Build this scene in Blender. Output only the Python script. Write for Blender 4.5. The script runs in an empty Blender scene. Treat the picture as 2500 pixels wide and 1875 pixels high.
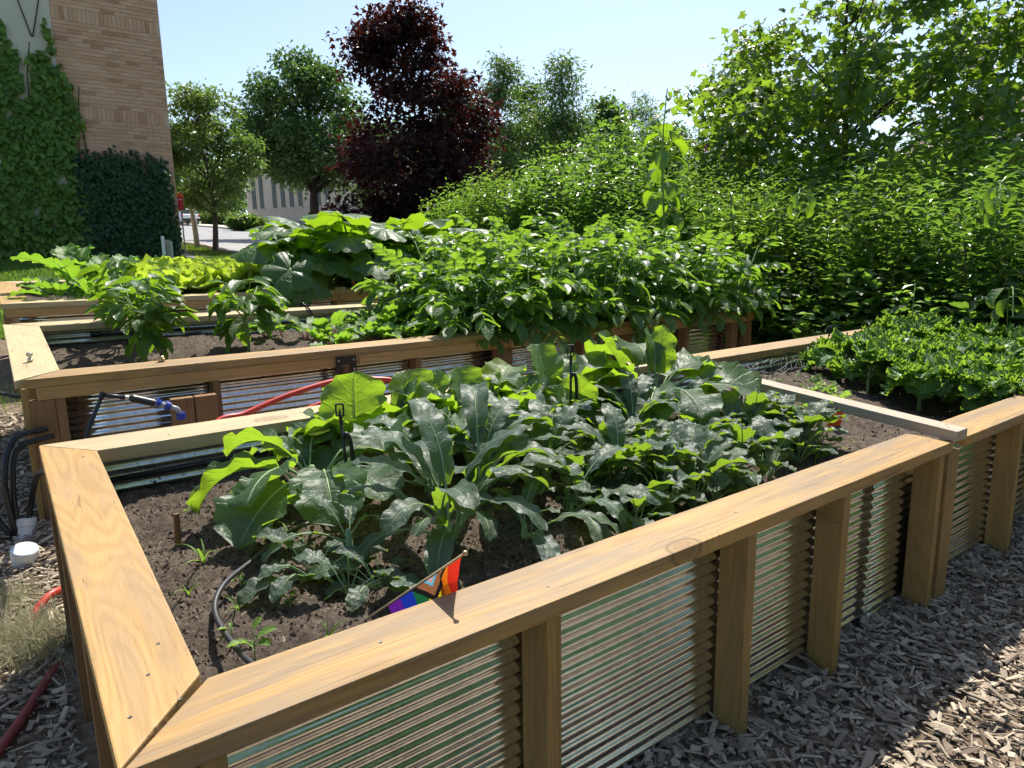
import bpy, bmesh, math, random
import numpy as np
from mathutils import Vector, Matrix, Euler

# ---------------------------------------------------------------- camera, sky, sun, exposure
S = 0.0811                      # the garden slopes up, away from the viewer
HB = 0.63                       # height of a bed's cap above the ground
SC = bpy.context.scene
COL = SC.collection

def cam_setup():
    yaw, pitch, roll = math.radians(36.605), math.radians(10.535), math.radians(0.872)
    fwd = Vector((math.sin(yaw)*math.cos(pitch), math.cos(yaw)*math.cos(pitch), -math.sin(pitch)))
    right = Vector((math.cos(yaw), -math.sin(yaw), 0)); down = fwd.cross(right)
    r = math.cos(roll)*right + math.sin(roll)*down
    d = -math.sin(roll)*right + math.cos(roll)*down
    cd = bpy.data.cameras.new('camera'); co = bpy.data.objects.new('camera', cd); COL.objects.link(co)
    m = Matrix.Identity(4)
    for i in range(3):
        m[i][0] = r[i]; m[i][1] = -d[i]; m[i][2] = -fwd[i]
    m.translation = (-0.058, -0.979, 1.309)
    co.matrix_world = m
    cd.sensor_width = 36; cd.lens = 36*1688.87/2500; cd.clip_start = 0.05; cd.clip_end = 3000
    SC.camera = co
cam_setup()
SUN_AZ, SUN_EL = math.radians(49), math.radians(57)
W = bpy.data.worlds.new('World'); SC.world = W; W.use_nodes = True
wn = W.node_tree; bg = wn.nodes['Background']
sky = wn.nodes.new('ShaderNodeTexSky'); sky.sky_type = 'NISHITA'; sky.sun_disc = False
sky.sun_elevation = SUN_EL; sky.sun_rotation = SUN_AZ
sky.air_density = 1.0; sky.dust_density = 1.0; sky.ozone_density = 1.0
wn.links.new(sky.outputs[0], bg.inputs[0]); bg.inputs[1].default_value = 0.115
sl = bpy.data.lights.new('sun', 'SUN'); so = bpy.data.objects.new('sun', sl); COL.objects.link(so)
sl.energy = 5.0; sl.angle = math.radians(0.53); sl.color = (1.0, 0.95, 0.86)
sv = Vector((math.sin(SUN_AZ)*math.cos(SUN_EL), math.cos(SUN_AZ)*math.cos(SUN_EL), math.sin(SUN_EL)))
so.rotation_euler = sv.to_track_quat('Z', 'Y').to_euler(); so.location = (8, 8, 12)
SC.view_settings.view_transform = 'Standard'; SC.view_settings.look = 'None'
SC.view_settings.gamma = 1; SC.view_settings.exposure = 0.72
SC.view_settings.use_curve_mapping = False
SC.cycles.use_denoising = True
SC.cycles.max_bounces = 4; SC.cycles.diffuse_bounces = 2; SC.cycles.glossy_bounces = 3; SC.cycles.transmission_bounces = 3; SC.cycles.transparent_max_bounces = 4
SC.cycles.sample_clamp_indirect = 6
SC.cycles.use_adaptive_sampling = True; SC.cycles.adaptive_threshold = .03
SC.cycles.use_light_tree = False

# ---------------------------------------------------------------- helpers
rng = np.random.default_rng(11)
D2R = math.pi/180

def T(y):
    y = np.asarray(y, float)
    return np.where(y < -2, -2*S, np.where(y < 20, S*y, np.where(y < 130, S*20+.055*(y-20), S*20+.055*110+.0*(y-130))))
def Tf(y): return float(T(y))

def tag(o, label=None, cat=None, group=None, kind=None):
    if label: o['label'] = label
    if cat: o['category'] = cat
    if group: o['group'] = group
    if kind: o['kind'] = kind
    return o
def empty(name, loc=(0, 0, 0), rz=0):
    o = bpy.data.objects.new(name, None); COL.objects.link(o); o.location = loc; o.rotation_euler = (0, 0, rz)
    o.empty_display_size = .05
    return o
def thing(name, label, cat, loc=(0, 0, 0), rz=0, group=None):
    return tag(empty(name, loc, rz), label, cat, group)
def obj(name, me, parent=None, loc=(0, 0, 0), rot=(0, 0, 0), sc=1):
    o = bpy.data.objects.new(name, me); COL.objects.link(o)
    o.parent = parent; o.location = loc; o.rotation_euler = rot
    o.scale = (sc, sc, sc) if not hasattr(sc, '__len__') else sc
    return o
def mesh(name, V, F, mats, smooth=False, uv=None, col=None, mi=None):
    V = np.asarray(V, np.float32).reshape(-1, 3)
    me = bpy.data.meshes.new(name)
    if isinstance(F, np.ndarray):
        n, k = F.shape
        tot = np.full(n, k, np.int32); flat = F.ravel().astype(np.int32)
    else:
        tot = np.array([len(f) for f in F], np.int32)
        flat = np.fromiter((i for f in F for i in f), np.int32)
        n = len(F)
    me.vertices.add(len(V)); me.vertices.foreach_set('co', V.ravel())
    me.loops.add(len(flat)); me.loops.foreach_set('vertex_index', flat)
    me.polygons.add(n)
    st = np.zeros(n, np.int32); st[1:] = np.cumsum(tot)[:-1]
    me.polygons.foreach_set('loop_start', st)
    if mi is not None: me.polygons.foreach_set('material_index', np.asarray(mi, np.int32))
    sm = np.ones(n, bool) if smooth else np.zeros(n, bool)
    me.polygons.foreach_set('use_smooth', sm)
    me.update(calc_edges=True)
    if uv is not None:
        ul = me.uv_layers.new(name='UVMap'); ul.data.foreach_set('uv', np.asarray(uv, np.float32)[flat].ravel())
    if col is not None:
        a = me.color_attributes.new('Col', 'FLOAT_COLOR', 'POINT')
        c = np.ones((len(V), 4), np.float32); col = np.asarray(col, np.float32)
        c[:, :col.shape[1]] = col; a.data.foreach_set('color', c.ravel())
    for m in (mats if isinstance(mats, (list, tuple)) else [mats]): me.materials.append(m)
    return me

class MB:
    """collects boxes, bars and tubes into one mesh"""
    def __init__(s): s.V = []; s.F = []; s.mi = []; s.n = 0
    def add(s, V, F, m=0):
        V = [tuple(map(float, v)) for v in V]
        s.V += V; s.F += [tuple(i+s.n for i in f) for f in F]; s.mi += [m]*len(F); s.n += len(V); return s
    def box(s, x0, x1, y0, y1, z0, z1, m=0, sh=0):
        v = [(x, y, z+sh*y) for x in (x0, x1) for y in (y0, y1) for z in (z0, z1)]
        return s.add(v, [(0, 1, 3, 2), (4, 6, 7, 5), (0, 4, 5, 1), (2, 3, 7, 6), (0, 2, 6, 4), (1, 5, 7, 3)], m)
    def tube(s, pts, r, k=8, m=0, caps=True):
        P = [Vector(p) for p in pts]; n = len(P)
        R_ = r if hasattr(r, '__len__') else [r]*n
        up = Vector((0, 0, 1)); V = []; ref = None
        for i in range(n):
            d = (P[min(i+1, n-1)]-P[max(i-1, 0)]).normalized()
            if ref is None: ref = d.orthogonal().normalized()
            a = (ref-d*ref.dot(d)).normalized(); b = d.cross(a); ref = a
            for j in range(k):
                t = 2*math.pi*j/k; V.append(P[i]+(a*math.cos(t)+b*math.sin(t))*R_[i])
        F = [(i*k+j, i*k+(j+1) % k, (i+1)*k+(j+1) % k, (i+1)*k+j) for i in range(n-1) for j in range(k)]
        if caps: F += [tuple(range(k-1, -1, -1)), tuple((n-1)*k+j for j in range(k))]
        return s.add(V, F, m)
    def lathe(s, prof, k=16, m=0, c=(0, 0, 0), rot=None):
        V = []
        for (r, z) in prof:
            for j in range(k):
                t = 2*math.pi*j/k; p = Vector((r*math.cos(t), r*math.sin(t), z))
                if rot: p = rot @ p
                V.append(p+Vector(c))
        n = len(prof)
        F = [(i*k+j, i*k+(j+1) % k, (i+1)*k+(j+1) % k, (i+1)*k+j) for i in range(n-1) for j in range(k)]
        F += [tuple(range(k-1, -1, -1)), tuple((n-1)*k+j for j in range(k))]
        return s.add(V, F, m)
    def me(s, name, mats, smooth=False): return mesh(name, s.V, s.F, mats, smooth, mi=s.mi)
    def build(s, name, mats, parent=None, smooth=False, **k): return obj(name, s.me(name, mats, smooth), parent, **k)

def curve_pts(ctrl, n=40):
    """Catmull-Rom through control points"""
    P = [np.array(p, float) for p in ctrl]; P = [2*P[0]-P[1]]+P+[2*P[-1]-P[-2]]
    out = []
    m = len(P)-3
    for i in range(m):
        p0, p1, p2, p3 = P[i:i+4]
        k = max(2, n//m)
        for t in np.linspace(0, 1, k, endpoint=(i == m-1)):
            out.append(.5*((2*p1)+(-p0+p2)*t+(2*p0-5*p1+4*p2-p3)*t*t+(-p0+3*p1-3*p2+p3)*t**3))
    return out

# ---------------------------------------------------------------- materials
class G:
    def __init__(s, name):
        s.m = bpy.data.materials.new(name); s.m.use_nodes = True; s.t = s.m.node_tree; s.t.nodes.clear()
        s.out = s.t.nodes.new('ShaderNodeOutputMaterial')
    def n(s, typ, ins=None, **pr):
        nd = s.t.nodes.new('ShaderNode'+typ)
        for k, v in pr.items(): setattr(nd, k, v)
        for k, v in (ins or {}).items():
            i = nd.inputs[k]
            if isinstance(v, bpy.types.NodeSocket): s.t.links.new(v, i)
            else: i.default_value = v
        return nd
    def math(s, op, a, b=0.0, c=None):
        d = {0: a, 1: b}
        if c is not None: d[2] = c
        return s.n('Math', d, operation=op).outputs[0]
    def mix(s, f, a, b, bt='MIX'):
        c4 = lambda v: v if isinstance(v, bpy.types.NodeSocket) else (tuple(v)+(1,))[:4]
        return s.n('Mix', {0: f, 6: c4(a), 7: c4(b)}, data_type='RGBA', blend_type=bt).outputs[2]
    def ramp(s, f, stops):
        nd = s.n('ValToRGB', {0: f}); e = nd.color_ramp.elements
        while len(e) < len(stops): e.new(.5)
        for i, (p, c) in enumerate(stops):
            e[i].position = p; e[i].color = (c, c, c, 1) if not hasattr(c, '__len__') else tuple(c)+(1,)
        return nd.outputs[0]
    def noise(s, v, sc, det=3, ro=.55, dist=0):
        d = {'Scale': sc, 'Detail': det, 'Roughness': ro, 'Distortion': dist}
        if v is not None: d['Vector'] = v
        return s.n('TexNoise', d).outputs[0]
    def coord(s, which='Object'): return s.n('TexCoord').outputs[which]
    def maps(s, v, sc=(1, 1, 1), loc=(0, 0, 0), rot=(0, 0, 0)): return s.n('Mapping', {0: v, 1: loc, 2: rot, 3: sc}).outputs[0]
    def rnd(s): return s.n('ObjectInfo').outputs['Random']
    def add(s, v, w): return s.n('VectorMath', {0: v, 1: w}, operation='ADD').outputs[0]
    def bump(s, h, st=.3, di=.01): return s.n('Bump', {'Height': h, 'Strength': st, 'Distance': di}).outputs[0]
    def pbsdf(s, **k):
        ins = {}
        for a, b in k.items():
            a = {'c': 'Base Color', 'r': 'Roughness', 'met': 'Metallic', 'spec': 'Specular IOR Level', 'n': 'Normal', 'e': 'Emission Color', 'es': 'Emission Strength', 'a': 'Alpha', 'sh': 'Sheen Weight', 'tr': 'Transmission Weight'}[a]
            if a in ('Base Color', 'Emission Color') and not isinstance(b, bpy.types.NodeSocket): b = tuple(b)+(1,)
            ins[a] = b
        return s.n('BsdfPrincipled', ins).outputs[0]
    def done(s, sh): s.t.links.new(sh, s.out.inputs[0]); return s.m

def simple(name, c, r=.6, met=0, spec=.4, var=.15, nsc=8, bumpd=0):
    g = G(name); v = g.coord(); f = g.noise(v, nsc, 4)
    lo = tuple(x*(1-var) for x in c); hi = tuple(min(1, x*(1+var)) for x in c)
    k = dict(c=g.mix(f, lo, hi), r=r, met=met, spec=spec)
    if bumpd: k['n'] = g.bump(g.noise(v, nsc*4, 4), .5, bumpd)
    return g.done(g.pbsdf(**k))

def wood(name, axis, light, dark, grey=(.30, .27, .22), grey_amt=.35, knot=1.0, rough=.62):
    g = G(name)
    off = g.n('CombineXYZ', {0: g.math('MULTIPLY', g.rnd(), 17), 1: g.math('MULTIPLY', g.rnd(), 31), 2: g.math('MULTIPLY', g.rnd(), 7)}).outputs[0]
    v = g.add(g.coord(), off)
    a = 'XYZ'.index(axis)
    def mp(l, c):
        s = [c, c, c]; s[a] = l; return g.maps(v, tuple(s))
    base = g.noise(mp(.55, 6.5), 1, 2, .5)
    vv = g.n('VectorMath', {0: g.n('TexNoise', {'Vector': mp(3, 9), 'Scale': 1.0, 'Detail': 2.0}).outputs[1], 1: (.16, .16, .16)}, operation='MULTIPLY').outputs[0]
    vnode = g.n('TexVoronoi', {'Vector': g.add(mp(2.1, 4.4), vv), 'Scale': 1.0, 'Randomness': 1.0})
    some = g.math('GREATER_THAN', g.n('SeparateColor', {0: vnode.outputs['Color']}).outputs[0], .5)
    vor = g.math('ADD', vnode.outputs['Distance'], g.math('MULTIPLY', g.math('SUBTRACT', 1, some), 1.0))
    kn = g.ramp(vor, [(0, 1), (.30, 0)])            # 1 at a knot's heart
    val = g.math('ADD', base, g.math('MULTIPLY', kn, .30*knot))
    rings = g.math('SINE', g.math('MULTIPLY', val, 125))
    rings = g.ramp(g.math('MULTIPLY_ADD', rings, .5, .5), [(.25, 0), (.95, 1)])
    fib = g.noise(mp(5, 260), 1, 3, .6)
    big = g.noise(mp(1.2, 5), 1, 3, .6)
    c = g.mix(g.math('MULTIPLY', rings, .58), light, dark)
    c = g.mix(g.math('MULTIPLY', fib, .42), c, tuple(x*.55 for x in dark))
    c = g.mix(g.ramp(big, [(.35, 0), (.75, .5)]), c, tuple(min(1, x*1.2) for x in light))
    gm = g.math('MULTIPLY', g.ramp(g.noise(mp(2.2, 16), 1, 5, .65), [(.46, 0), (.66, 1)]), grey_amt)
    c = g.mix(gm, c, grey)
    st_ = g.math('MULTIPLY', g.ramp(g.noise(mp(1.1, 13), 1, 6, .72), [(.47, 0), (.60, 1)]), grey_amt*.9)
    c = g.mix(st_, c, tuple(x*.85 for x in grey))
    sk_ = g.ramp(g.noise(mp(3.5, 120), 1, 2, .5), [(.56, 0), (.68, .55)])
    c = g.mix(g.math('MULTIPLY', sk_, grey_amt), c, (.10, .065, .035))
    kh = g.ramp(vor, [(.07, 1), (.115, 0)])
    kr = g.ramp(vor, [(.095, 0), (.115, 1), (.14, 0)])
    c = g.mix(g.math('MULTIPLY', kh, .6*knot), c, (.17, .085, .03))
    c = g.mix(g.math('MULTIPLY', kr, .75*knot), c, (.06, .03, .012))
    crack = g.ramp(g.noise(mp(1.6, 55), 1, 3, .6), [(.66, 0), (.70, 1)])
    c = g.mix(g.math('MULTIPLY', crack, .55), c, (.09, .05, .02))
    c = g.mix(.22, c, g.mix(g.rnd(), tuple(x*.6 for x in light), tuple(min(1, x*1.15) for x in light)))
    h = g.math('SUBTRACT', g.math('ADD', g.math('MULTIPLY', rings, .25), g.math('MULTIPLY', fib, .6)), g.math('MULTIPLY', crack, 1.0))
    return g.done(g.pbsdf(c=c, r=g.math('MULTIPLY_ADD', fib, .2, rough-.1), spec=.35, n=g.bump(h, .55, .0016)))

M = {}
for ax in 'XYZ':
    M['gold'+ax] = wood('golden_pine_'+ax, ax, (.46, .28, .098), (.27, .142, .042), grey=(.215, .172, .128), grey_amt=.8 if ax == 'X' else .42)
    M['pale'+ax] = wood('pale_pine_'+ax, ax, (.53, .41, .225), (.38, .265, .115), grey=(.32, .28, .21), grey_amt=.4)
    M['brown'+ax] = wood('brown_pine_'+ax, ax, (.26, .135, .055), (.135, .064, .024), grey=(.2, .14, .09), grey_amt=.3)
    M['olive'+ax] = wood('olive_pine_'+ax, ax, (.39, .245, .078), (.20, .108, .028), grey=(.19, .14, .07), grey_amt=.45)
M['greyY'] = wood('weathered_grey_wood', 'Y', (.42, .335, .24), (.25, .185, .125), grey=(.34, .305, .26), grey_amt=.6, knot=.4)
M['redX'] = wood('red_pine_X', 'X', (.50, .30, .115), (.31, .16, .048), grey=(.3, .2, .12), grey_amt=.2)

def galv(name, dirt):
    g = G(name); v = g.coord()
    sp = g.n('TexVoronoi', {'Vector': v, 'Scale': 55.0}).outputs['Color']
    spv = g.n('SeparateColor', {0: sp}).outputs[0]
    st = g.noise(g.maps(v, (60, 60, 2.0)), 1, 4, .6)
    c = g.mix(spv, (.72, .73, .73), (.84, .85, .845))
    c = g.mix(g.ramp(st, [(.52, 0), (.72, .35)]), c, (.45, .43, .38))
    ro = g.math('ADD', .12, g.math('MULTIPLY', g.noise(v, 9, 3), .09))
    met = 1.0
    if dirt:
        sepz = g.n('SeparateXYZ', {0: v}).outputs
        zz = g.math('SUBTRACT', sepz[2], g.math('MULTIPLY', sepz[1], S))
        sk = g.n('TexVoronoi', {'Vector': g.maps(v, (1, 1, 1)), 'Scale': 95.0}).outputs['Distance']
        lim = g.math('MULTIPLY', g.ramp(g.noise(v, 22, 4, .7), [(.38, 0), (.62, 1)]), .44)
        fall = g.ramp(g.math('SUBTRACT', .62, zz), [(.045, 0.25), (.13, 1)])
        m = g.math('LESS_THAN', sk, g.math('MULTIPLY', lim, fall))
        c = g.mix(m, c, (.03, .021, .014)); ro = g.math('ADD', g.math('MULTIPLY', m, .6), g.math('ADD', ro, .15)); met = g.math('SUBTRACT', 1, m)
    return g.done(g.pbsdf(c=c, r=ro, met=met, n=g.bump(g.noise(v, 7, 2), .05, .003)))
M['galv'] = galv('galvanised_steel', False)
M['galv_in'] = galv('galvanised_steel_soiled', True)

def ground_mat():
    g = G('bark_mulch_ground'); v = g.coord()
    f = g.noise(v, 30, 6, .7); f2 = g.noise(v, 3, 4)
    c = g.ramp(f, [(.3, (.08, .058, .04)), (.55, (.26, .195, .135)), (.75, (.46, .36, .26))])
    c = g.mix(g.ramp(f2, [(.4, 0), (.7, .5)]), c, (.12, .085, .05))
    return g.done(g.pbsdf(c=c, r=.95, spec=.1, n=g.bump(f, 1, .02)))
M['mulch'] = ground_mat()
def attr_mat(name, a, b, r=.8, spec=.2, sc=40, mixb=.35):
    g = G(name); v = g.coord()
    at = g.n('SeparateColor', {0: g.n('Attribute', attribute_name='Col').outputs[0]}).outputs
    c = g.mix(at[0], a, b)
    c = g.mix(g.math('MULTIPLY', g.noise(v, sc, 4, .7), mixb), c, tuple(x*.35 for x in a))
    return g.done(g.pbsdf(c=c, r=r, spec=spec, n=g.bump(g.noise(g.maps(v, (1, 1, 1)), sc*3, 3), .5, .002)))
M['chip'] = attr_mat('wood_chip', (.17, .125, .09), (.60, .50, .37), r=.85)
M['crumb'] = attr_mat('soil_crumb', (.05, .038, .03), (.30, .24, .18), r=.95, spec=.1)
def soil_mat():
    g = G('garden_soil'); v = g.coord()
    f = g.noise(v, 45, 6, .75); f2 = g.noise(v, 6, 4, .6)
    c = g.ramp(f, [(.3, (.026, .020, .015)), (.55, (.125, .098, .076)), (.8, (.29, .235, .185))])
    c = g.mix(g.ramp(f2, [(.4, 0), (.65, .6)]), c, (.085, .066, .050))
    return g.done(g.pbsdf(c=c, r=.95, spec=.12, n=g.bump(f, 1, .012)))
M['soil'] = soil_mat()
def lawn_mat():
    g = G('lawn'); v = g.coord()
    f = g.noise(v, 2.5, 5, .7); f2 = g.noise(v, 60, 3, .7)
    c = g.mix(f, (.055, .11, .02), (.11, .19, .035)); c = g.mix(g.math('MULTIPLY', f2, .5), c, (.02, .05, .008))
    return g.done(g.pbsdf(c=c, r=.8, spec=.2, n=g.bump(f2, 1, .03)))
M['lawn'] = lawn_mat()
def asphalt_mat():
    g = G('pale_asphalt'); v = g.coord()
    f = g.noise(v, 90, 4, .7); f2 = g.noise(v, .5, 4, .6)
    c = g.mix(f, (.24, .235, .23), (.36, .35, .34)); c = g.mix(g.ramp(f2, [(.4, 0), (.7, .4)]), c, (.2, .2, .2))
    cr = g.n('TexVoronoi', {'Vector': g.add(v, g.n('TexNoise', {'Vector': v, 'Scale': .8}).outputs[1]), 'Scale': .28}, feature='DISTANCE_TO_EDGE').outputs[0]
    c = g.mix(g.math('LESS_THAN', cr, .006), c, (.09, .09, .09))
    return g.done(g.pbsdf(c=c, r=.9, spec=.2))
M['asphalt'] = asphalt_mat()
M['concrete'] = simple('concrete', (.55, .47, .36), .9, var=.15, nsc=3)
M['kerb'] = simple('kerb_concrete', (.32, .29, .25), .9, var=.2, nsc=4)

def leaf_mat(name, top, tint, trans=.42, rough=.42, spec=.5, vein=(.35, .45, .2), nv=7, slant=1.4, vamt=.5, blister=0, bsc=14, sheen=0, var=.25, holes=False):
    g = G(name)
    uv = g.n('UVMap').outputs[0]; sx = g.n('SeparateXYZ', {0: uv}).outputs
    du = g.math('ABSOLUTE', g.math('MULTIPLY_ADD', sx[0], 2, -1))
    s = g.math('SUBTRACT', g.math('MULTIPLY', sx[1], nv), g.math('MULTIPLY', du, slant))
    wob = g.math('MULTIPLY', g.noise(uv, 6, 2), .6)
    fr = g.math('ABSOLUTE', g.math('SUBTRACT', g.math('FRACT', g.math('ADD', s, wob)), .5))
    lat = g.ramp(fr, [(.02, 1), (.075, 0)])
    mid = g.ramp(du, [(.03, 1), (.075, 0)])
    vm = g.math('MAXIMUM', g.math('MULTIPLY', lat, .55), mid)
    v = g.coord(); rn = g.rnd()
    nz = g.noise(v, 16, 4, .6)
    c = g.mix(g.math('MULTIPLY', nz, .7), tuple(x*(1+var) for x in top), tuple(x*(1-var*1.4) for x in top))
    c = g.mix(g.math('MULTIPLY', rn, .35), c, (top[0]*1.5, top[1]*1.15, top[2]*.8))
    c = g.mix(g.math('MULTIPLY', vm, vamt), c, vein)
    h = g.math('ADD', g.math('MULTIPLY', nz, .3), g.math('MULTIPLY', vm, -.6))
    if blister:
        vo = g.n('TexVoronoi', {'Vector': g.maps(uv, (bsc, bsc*2.0, 1)), 'Scale': 1.0}, feature='SMOOTH_F1').outputs[0]
        h = g.math('SUBTRACT', h, g.math('MULTIPLY', vo, blister))
    nrm = g.bump(h, .8, .006)
    p = g.pbsdf(c=c, r=rough, spec=spec, n=nrm, sh=sheen)
    tc = g.mix(g.math('MULTIPLY', vm, .45), tint, tuple(min(1, x*1.25+.03) for x in tint))
    tc = g.mix(g.math('MULTIPLY', nz, .5), tc, tuple(x*.6 for x in tint))
    tr = g.n('BsdfTranslucent', {0: tc, 'Normal': nrm}).outputs[0]
    sh_ = g.n('MixShader', {0: trans, 1: p, 2: tr}).outputs[0]
    if holes:
        vo = g.n('TexVoronoi', {'Vector': g.add(g.maps(uv, (5, 9, 1)), g.n('CombineXYZ', {0: g.math('MULTIPLY', rn, 40), 1: g.math('MULTIPLY', rn, 23)}).outputs[0]), 'Scale': 1.0})
        wob2 = g.math('MULTIPLY', g.noise(uv, 40, 2), .10)
        pick = g.math('MULTIPLY', g.math('GREATER_THAN', g.n('SeparateColor', {0: vo.outputs['Color']}).outputs[0], .90), .17)
        hole = g.math('LESS_THAN', g.math('ADD', vo.outputs['Distance'], wob2), pick)
        sh_ = g.n('MixShader', {0: hole, 1: sh_, 2: g.n('BsdfTransparent').outputs[0]}).outputs[0]
    return g.done(sh_)
M['collard'] = leaf_mat('collard_leaf', (.054, .100, .052), (.42, .66, .03), trans=.45, rough=.48, spec=.5, vein=(.22, .32, .16), nv=6, slant=1.6, blister=.5, bsc=9, holes=True)
M['kale'] = leaf_mat('lacinato_kale_leaf', (.054, .088, .064), (.34, .54, .03), trans=.38, rough=.5, spec=.5, vein=(.18, .28, .17), nv=11, slant=1.0, blister=.7, bsc=5, holes=True)
M['curly'] = leaf_mat('curly_kale_leaf', (.080, .170, .032), (.40, .64, .05), trans=.40, rough=.4, spec=.5, vein=(.2, .34, .1), nv=8, slant=1.2, blister=.5)
M['pepper'] = leaf_mat('pepper_leaf', (.048, .110, .030), (.34, .58, .02), trans=.40, rough=.42, spec=.4, vein=(.12, .24, .07), nv=5, slant=1.6)
M['potato'] = leaf_mat('potato_leaf', (.058, .130, .032), (.36, .62, .04), trans=.42, rough=.42, spec=.5, vein=(.12, .24, .06), nv=5, slant=1.2, vamt=.3)
M['squash'] = leaf_mat('squash_leaf', (.056, .118, .040), (.40, .66, .02), trans=.42, rough=.45, spec=.5, vein=(.2, .32, .15), nv=5, slant=1.0, vamt=0)
M['lettuce'] = leaf_mat('lettuce_leaf', (.22, .33, .05), (.62, .80, .06), trans=.46, rough=.4, spec=.5, vein=(.35, .42, .16), nv=6, slant=1.2)
M['beet'] = leaf_mat('beet_leaf', (.07, .16, .035), (.36, .64, .04), trans=.42, rough=.5, spec=.3, vein=(.25, .33, .12), nv=6, slant=1.4)
M['weed'] = leaf_mat('weed_leaf', (.12, .23, .04), (.45, .72, .06), trans=.42, rough=.45, spec=.4, vein=(.2, .3, .1), nv=1, slant=.2, vamt=.2)
M['stem'] = simple('green_stem', (.20, .31, .09), .5, var=.2, nsc=20)
M['kstem'] = simple('pale_kale_stem', (.22, .32, .15), .5, var=.2, nsc=20)
M['bstem'] = simple('beet_red_stem', (.24, .06, .05), .5, var=.3, nsc=20)
M['woodstem'] = simple('woody_stem', (.12, .09, .05), .8, var=.3, nsc=20)

def mass_mat(name, a, b, tint, trans=.4, rough=.4, spec=.5):
    g = G(name)
    at = g.n('SeparateColor', {0: g.n('Attribute', attribute_name='Col').outputs[0]}).outputs
    c = g.mix(at[0], a, b)
    p = g.pbsdf(c=c, r=rough, spec=spec)
    tc = g.mix(at[1], tuple(x*.6 for x in tint), tint)
    tr = g.n('BsdfTranslucent', {0: tc}).outputs[0]
    return g.done(g.n('MixShader', {0: trans, 1: p, 2: tr}).outputs[0])
M['hedge'] = mass_mat('hedge_leaf', (.034, .080, .02), (.072, .138, .03), (.30, .54, .05), .40, .36, .5)
M['hedge2'] = mass_mat('hedge_leaf_yellowish', (.048, .105, .02), (.098, .18, .032), (.36, .60, .05), .40, .36, .5)
M['maple'] = mass_mat('maple_leaf', (.036, .082, .02), (.078, .142, .03), (.38, .60, .04), .41, .35, .55)
M['maroon'] = mass_mat('maroon_maple_leaf', (.012, .006, .007), (.030, .010, .010), (.13, .02, .012), .26, .45, .3)
M['treeA'] = mass_mat('street_tree_leaf', (.05, .10, .025), (.10, .17, .04), (.30, .48, .06), .36, .34, .6)
M['treeB'] = mass_mat('shade_tree_leaf', (.035, .085, .025), (.075, .14, .045), (.20, .36, .06), .34, .38, .5)
M['treeC'] = mass_mat('far_tree_leaf', (.04, .09, .025), (.085, .15, .045), (.24, .40, .06), .36, .36, .5)
M['ivyL'] = mass_mat('bright_ivy_leaf', (.06, .125, .014), (.14, .235, .03), (.3, .48, .03), .3, .42, .35)
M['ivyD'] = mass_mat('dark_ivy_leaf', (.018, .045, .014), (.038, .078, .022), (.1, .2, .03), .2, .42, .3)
M['grass'] = mass_mat('grass_blade', (.07, .14, .025), (.13, .22, .04), (.35, .55, .06), .35, .5, .3)
M['drygrass'] = mass_mat('dry_grass_blade', (.26, .25, .14), (.42, .40, .25), (.5, .48, .28), .3, .6, .3)
M['bark'] = simple('bark', (.10, .075, .055), .9, var=.4, nsc=25, bumpd=.02)
M['barkdark'] = simple('dark_bark', (.045, .034, .026), .9, var=.4, nsc=25, bumpd=.02)
M['black'] = simple('black_plastic', (.012, .012, .013), .42, spec=.5, var=.2)
M['dripline'] = simple('black_drip_hose', (.03, .031, .034), .5, spec=.4, var=.25)
M['shadered'] = simple('shaded_red_hose', (.22, .035, .028), .5, var=.2)  # red hose with the shade put into its colour
M['drytwig'] = simple('dry_twig', (.36, .29, .19), .8, var=.35, nsc=30)
M['white'] = simple('white_plastic', (.56, .57, .58), .35, var=.05)
M['blue'] = simple('blue_plastic', (.02, .045, .30), .35, var=.15)
M['greyp'] = simple('grey_plastic', (.30, .31, .33), .35, var=.1)
M['red'] = simple('red_hose', (.50, .042, .022), .42, var=.15, spec=.5)
M['brass'] = simple('worn_brass', (.48, .36, .22), .4, met=.8, var=.3, nsc=60)
M['steel'] = simple('dull_steel', (.6, .58, .54), .35, met=.9, var=.2, nsc=60)
M['screw'] = simple('dark_screw', (.12, .11, .10), .45, met=.8, var=.2)
M['orange'] = simple('orange_plastic', (.85, .12, .015), .5, var=.08)
M['ink'] = simple('stamp_ink', (.13, .075, .035), .9, var=.3)
M['label'] = simple('white_label', (.75, .74, .70), .5, var=.03)
# ---------------------------------------------------------------- the ground, road, pavement
def strip_rows(name, ys, xl, xr, lift, mat, nx=2, kind='structure', th=0):
    """a sheet draped on the terrain between two edge curves"""
    V = []; F = []
    for y in ys:
        a, b = xl(y), xr(y)
        for i in range(nx): V.append((a+(b-a)*i/(nx-1), y, Tf(y)+lift))
    for r in range(len(ys)-1):
        for i in range(nx-1):
            k = r*nx+i; F.append((k, k+1, k+nx+1, k+nx))
    if th:
        n = len(V); V += [(x, y, z-th) for x, y, z in V]
        for r in range(len(ys)-1):
            for i in (0, nx-1):
                k = r*nx+i; F.append((k, k+nx, k+nx+n, k+n) if i == 0 else (k+nx, k, k+n, k+nx+n))
        F.append(tuple([i for i in range(nx)]+[n+i for i in reversed(range(nx))]))
    o = obj(name, mesh(name, V, F, mat)); tag(o, kind=kind); return o
YS = [-160, -60, -20, -8, -4, -2, 0, 3, 6, 7.3, 9, 12, 15, 17, 20, 24, 30, 40, 50, 63, 77, 100, 130, 300, 900]
strip_rows('ground', YS, lambda y: -500, lambda y: 700, 0, M['lawn'], nx=12)
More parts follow.
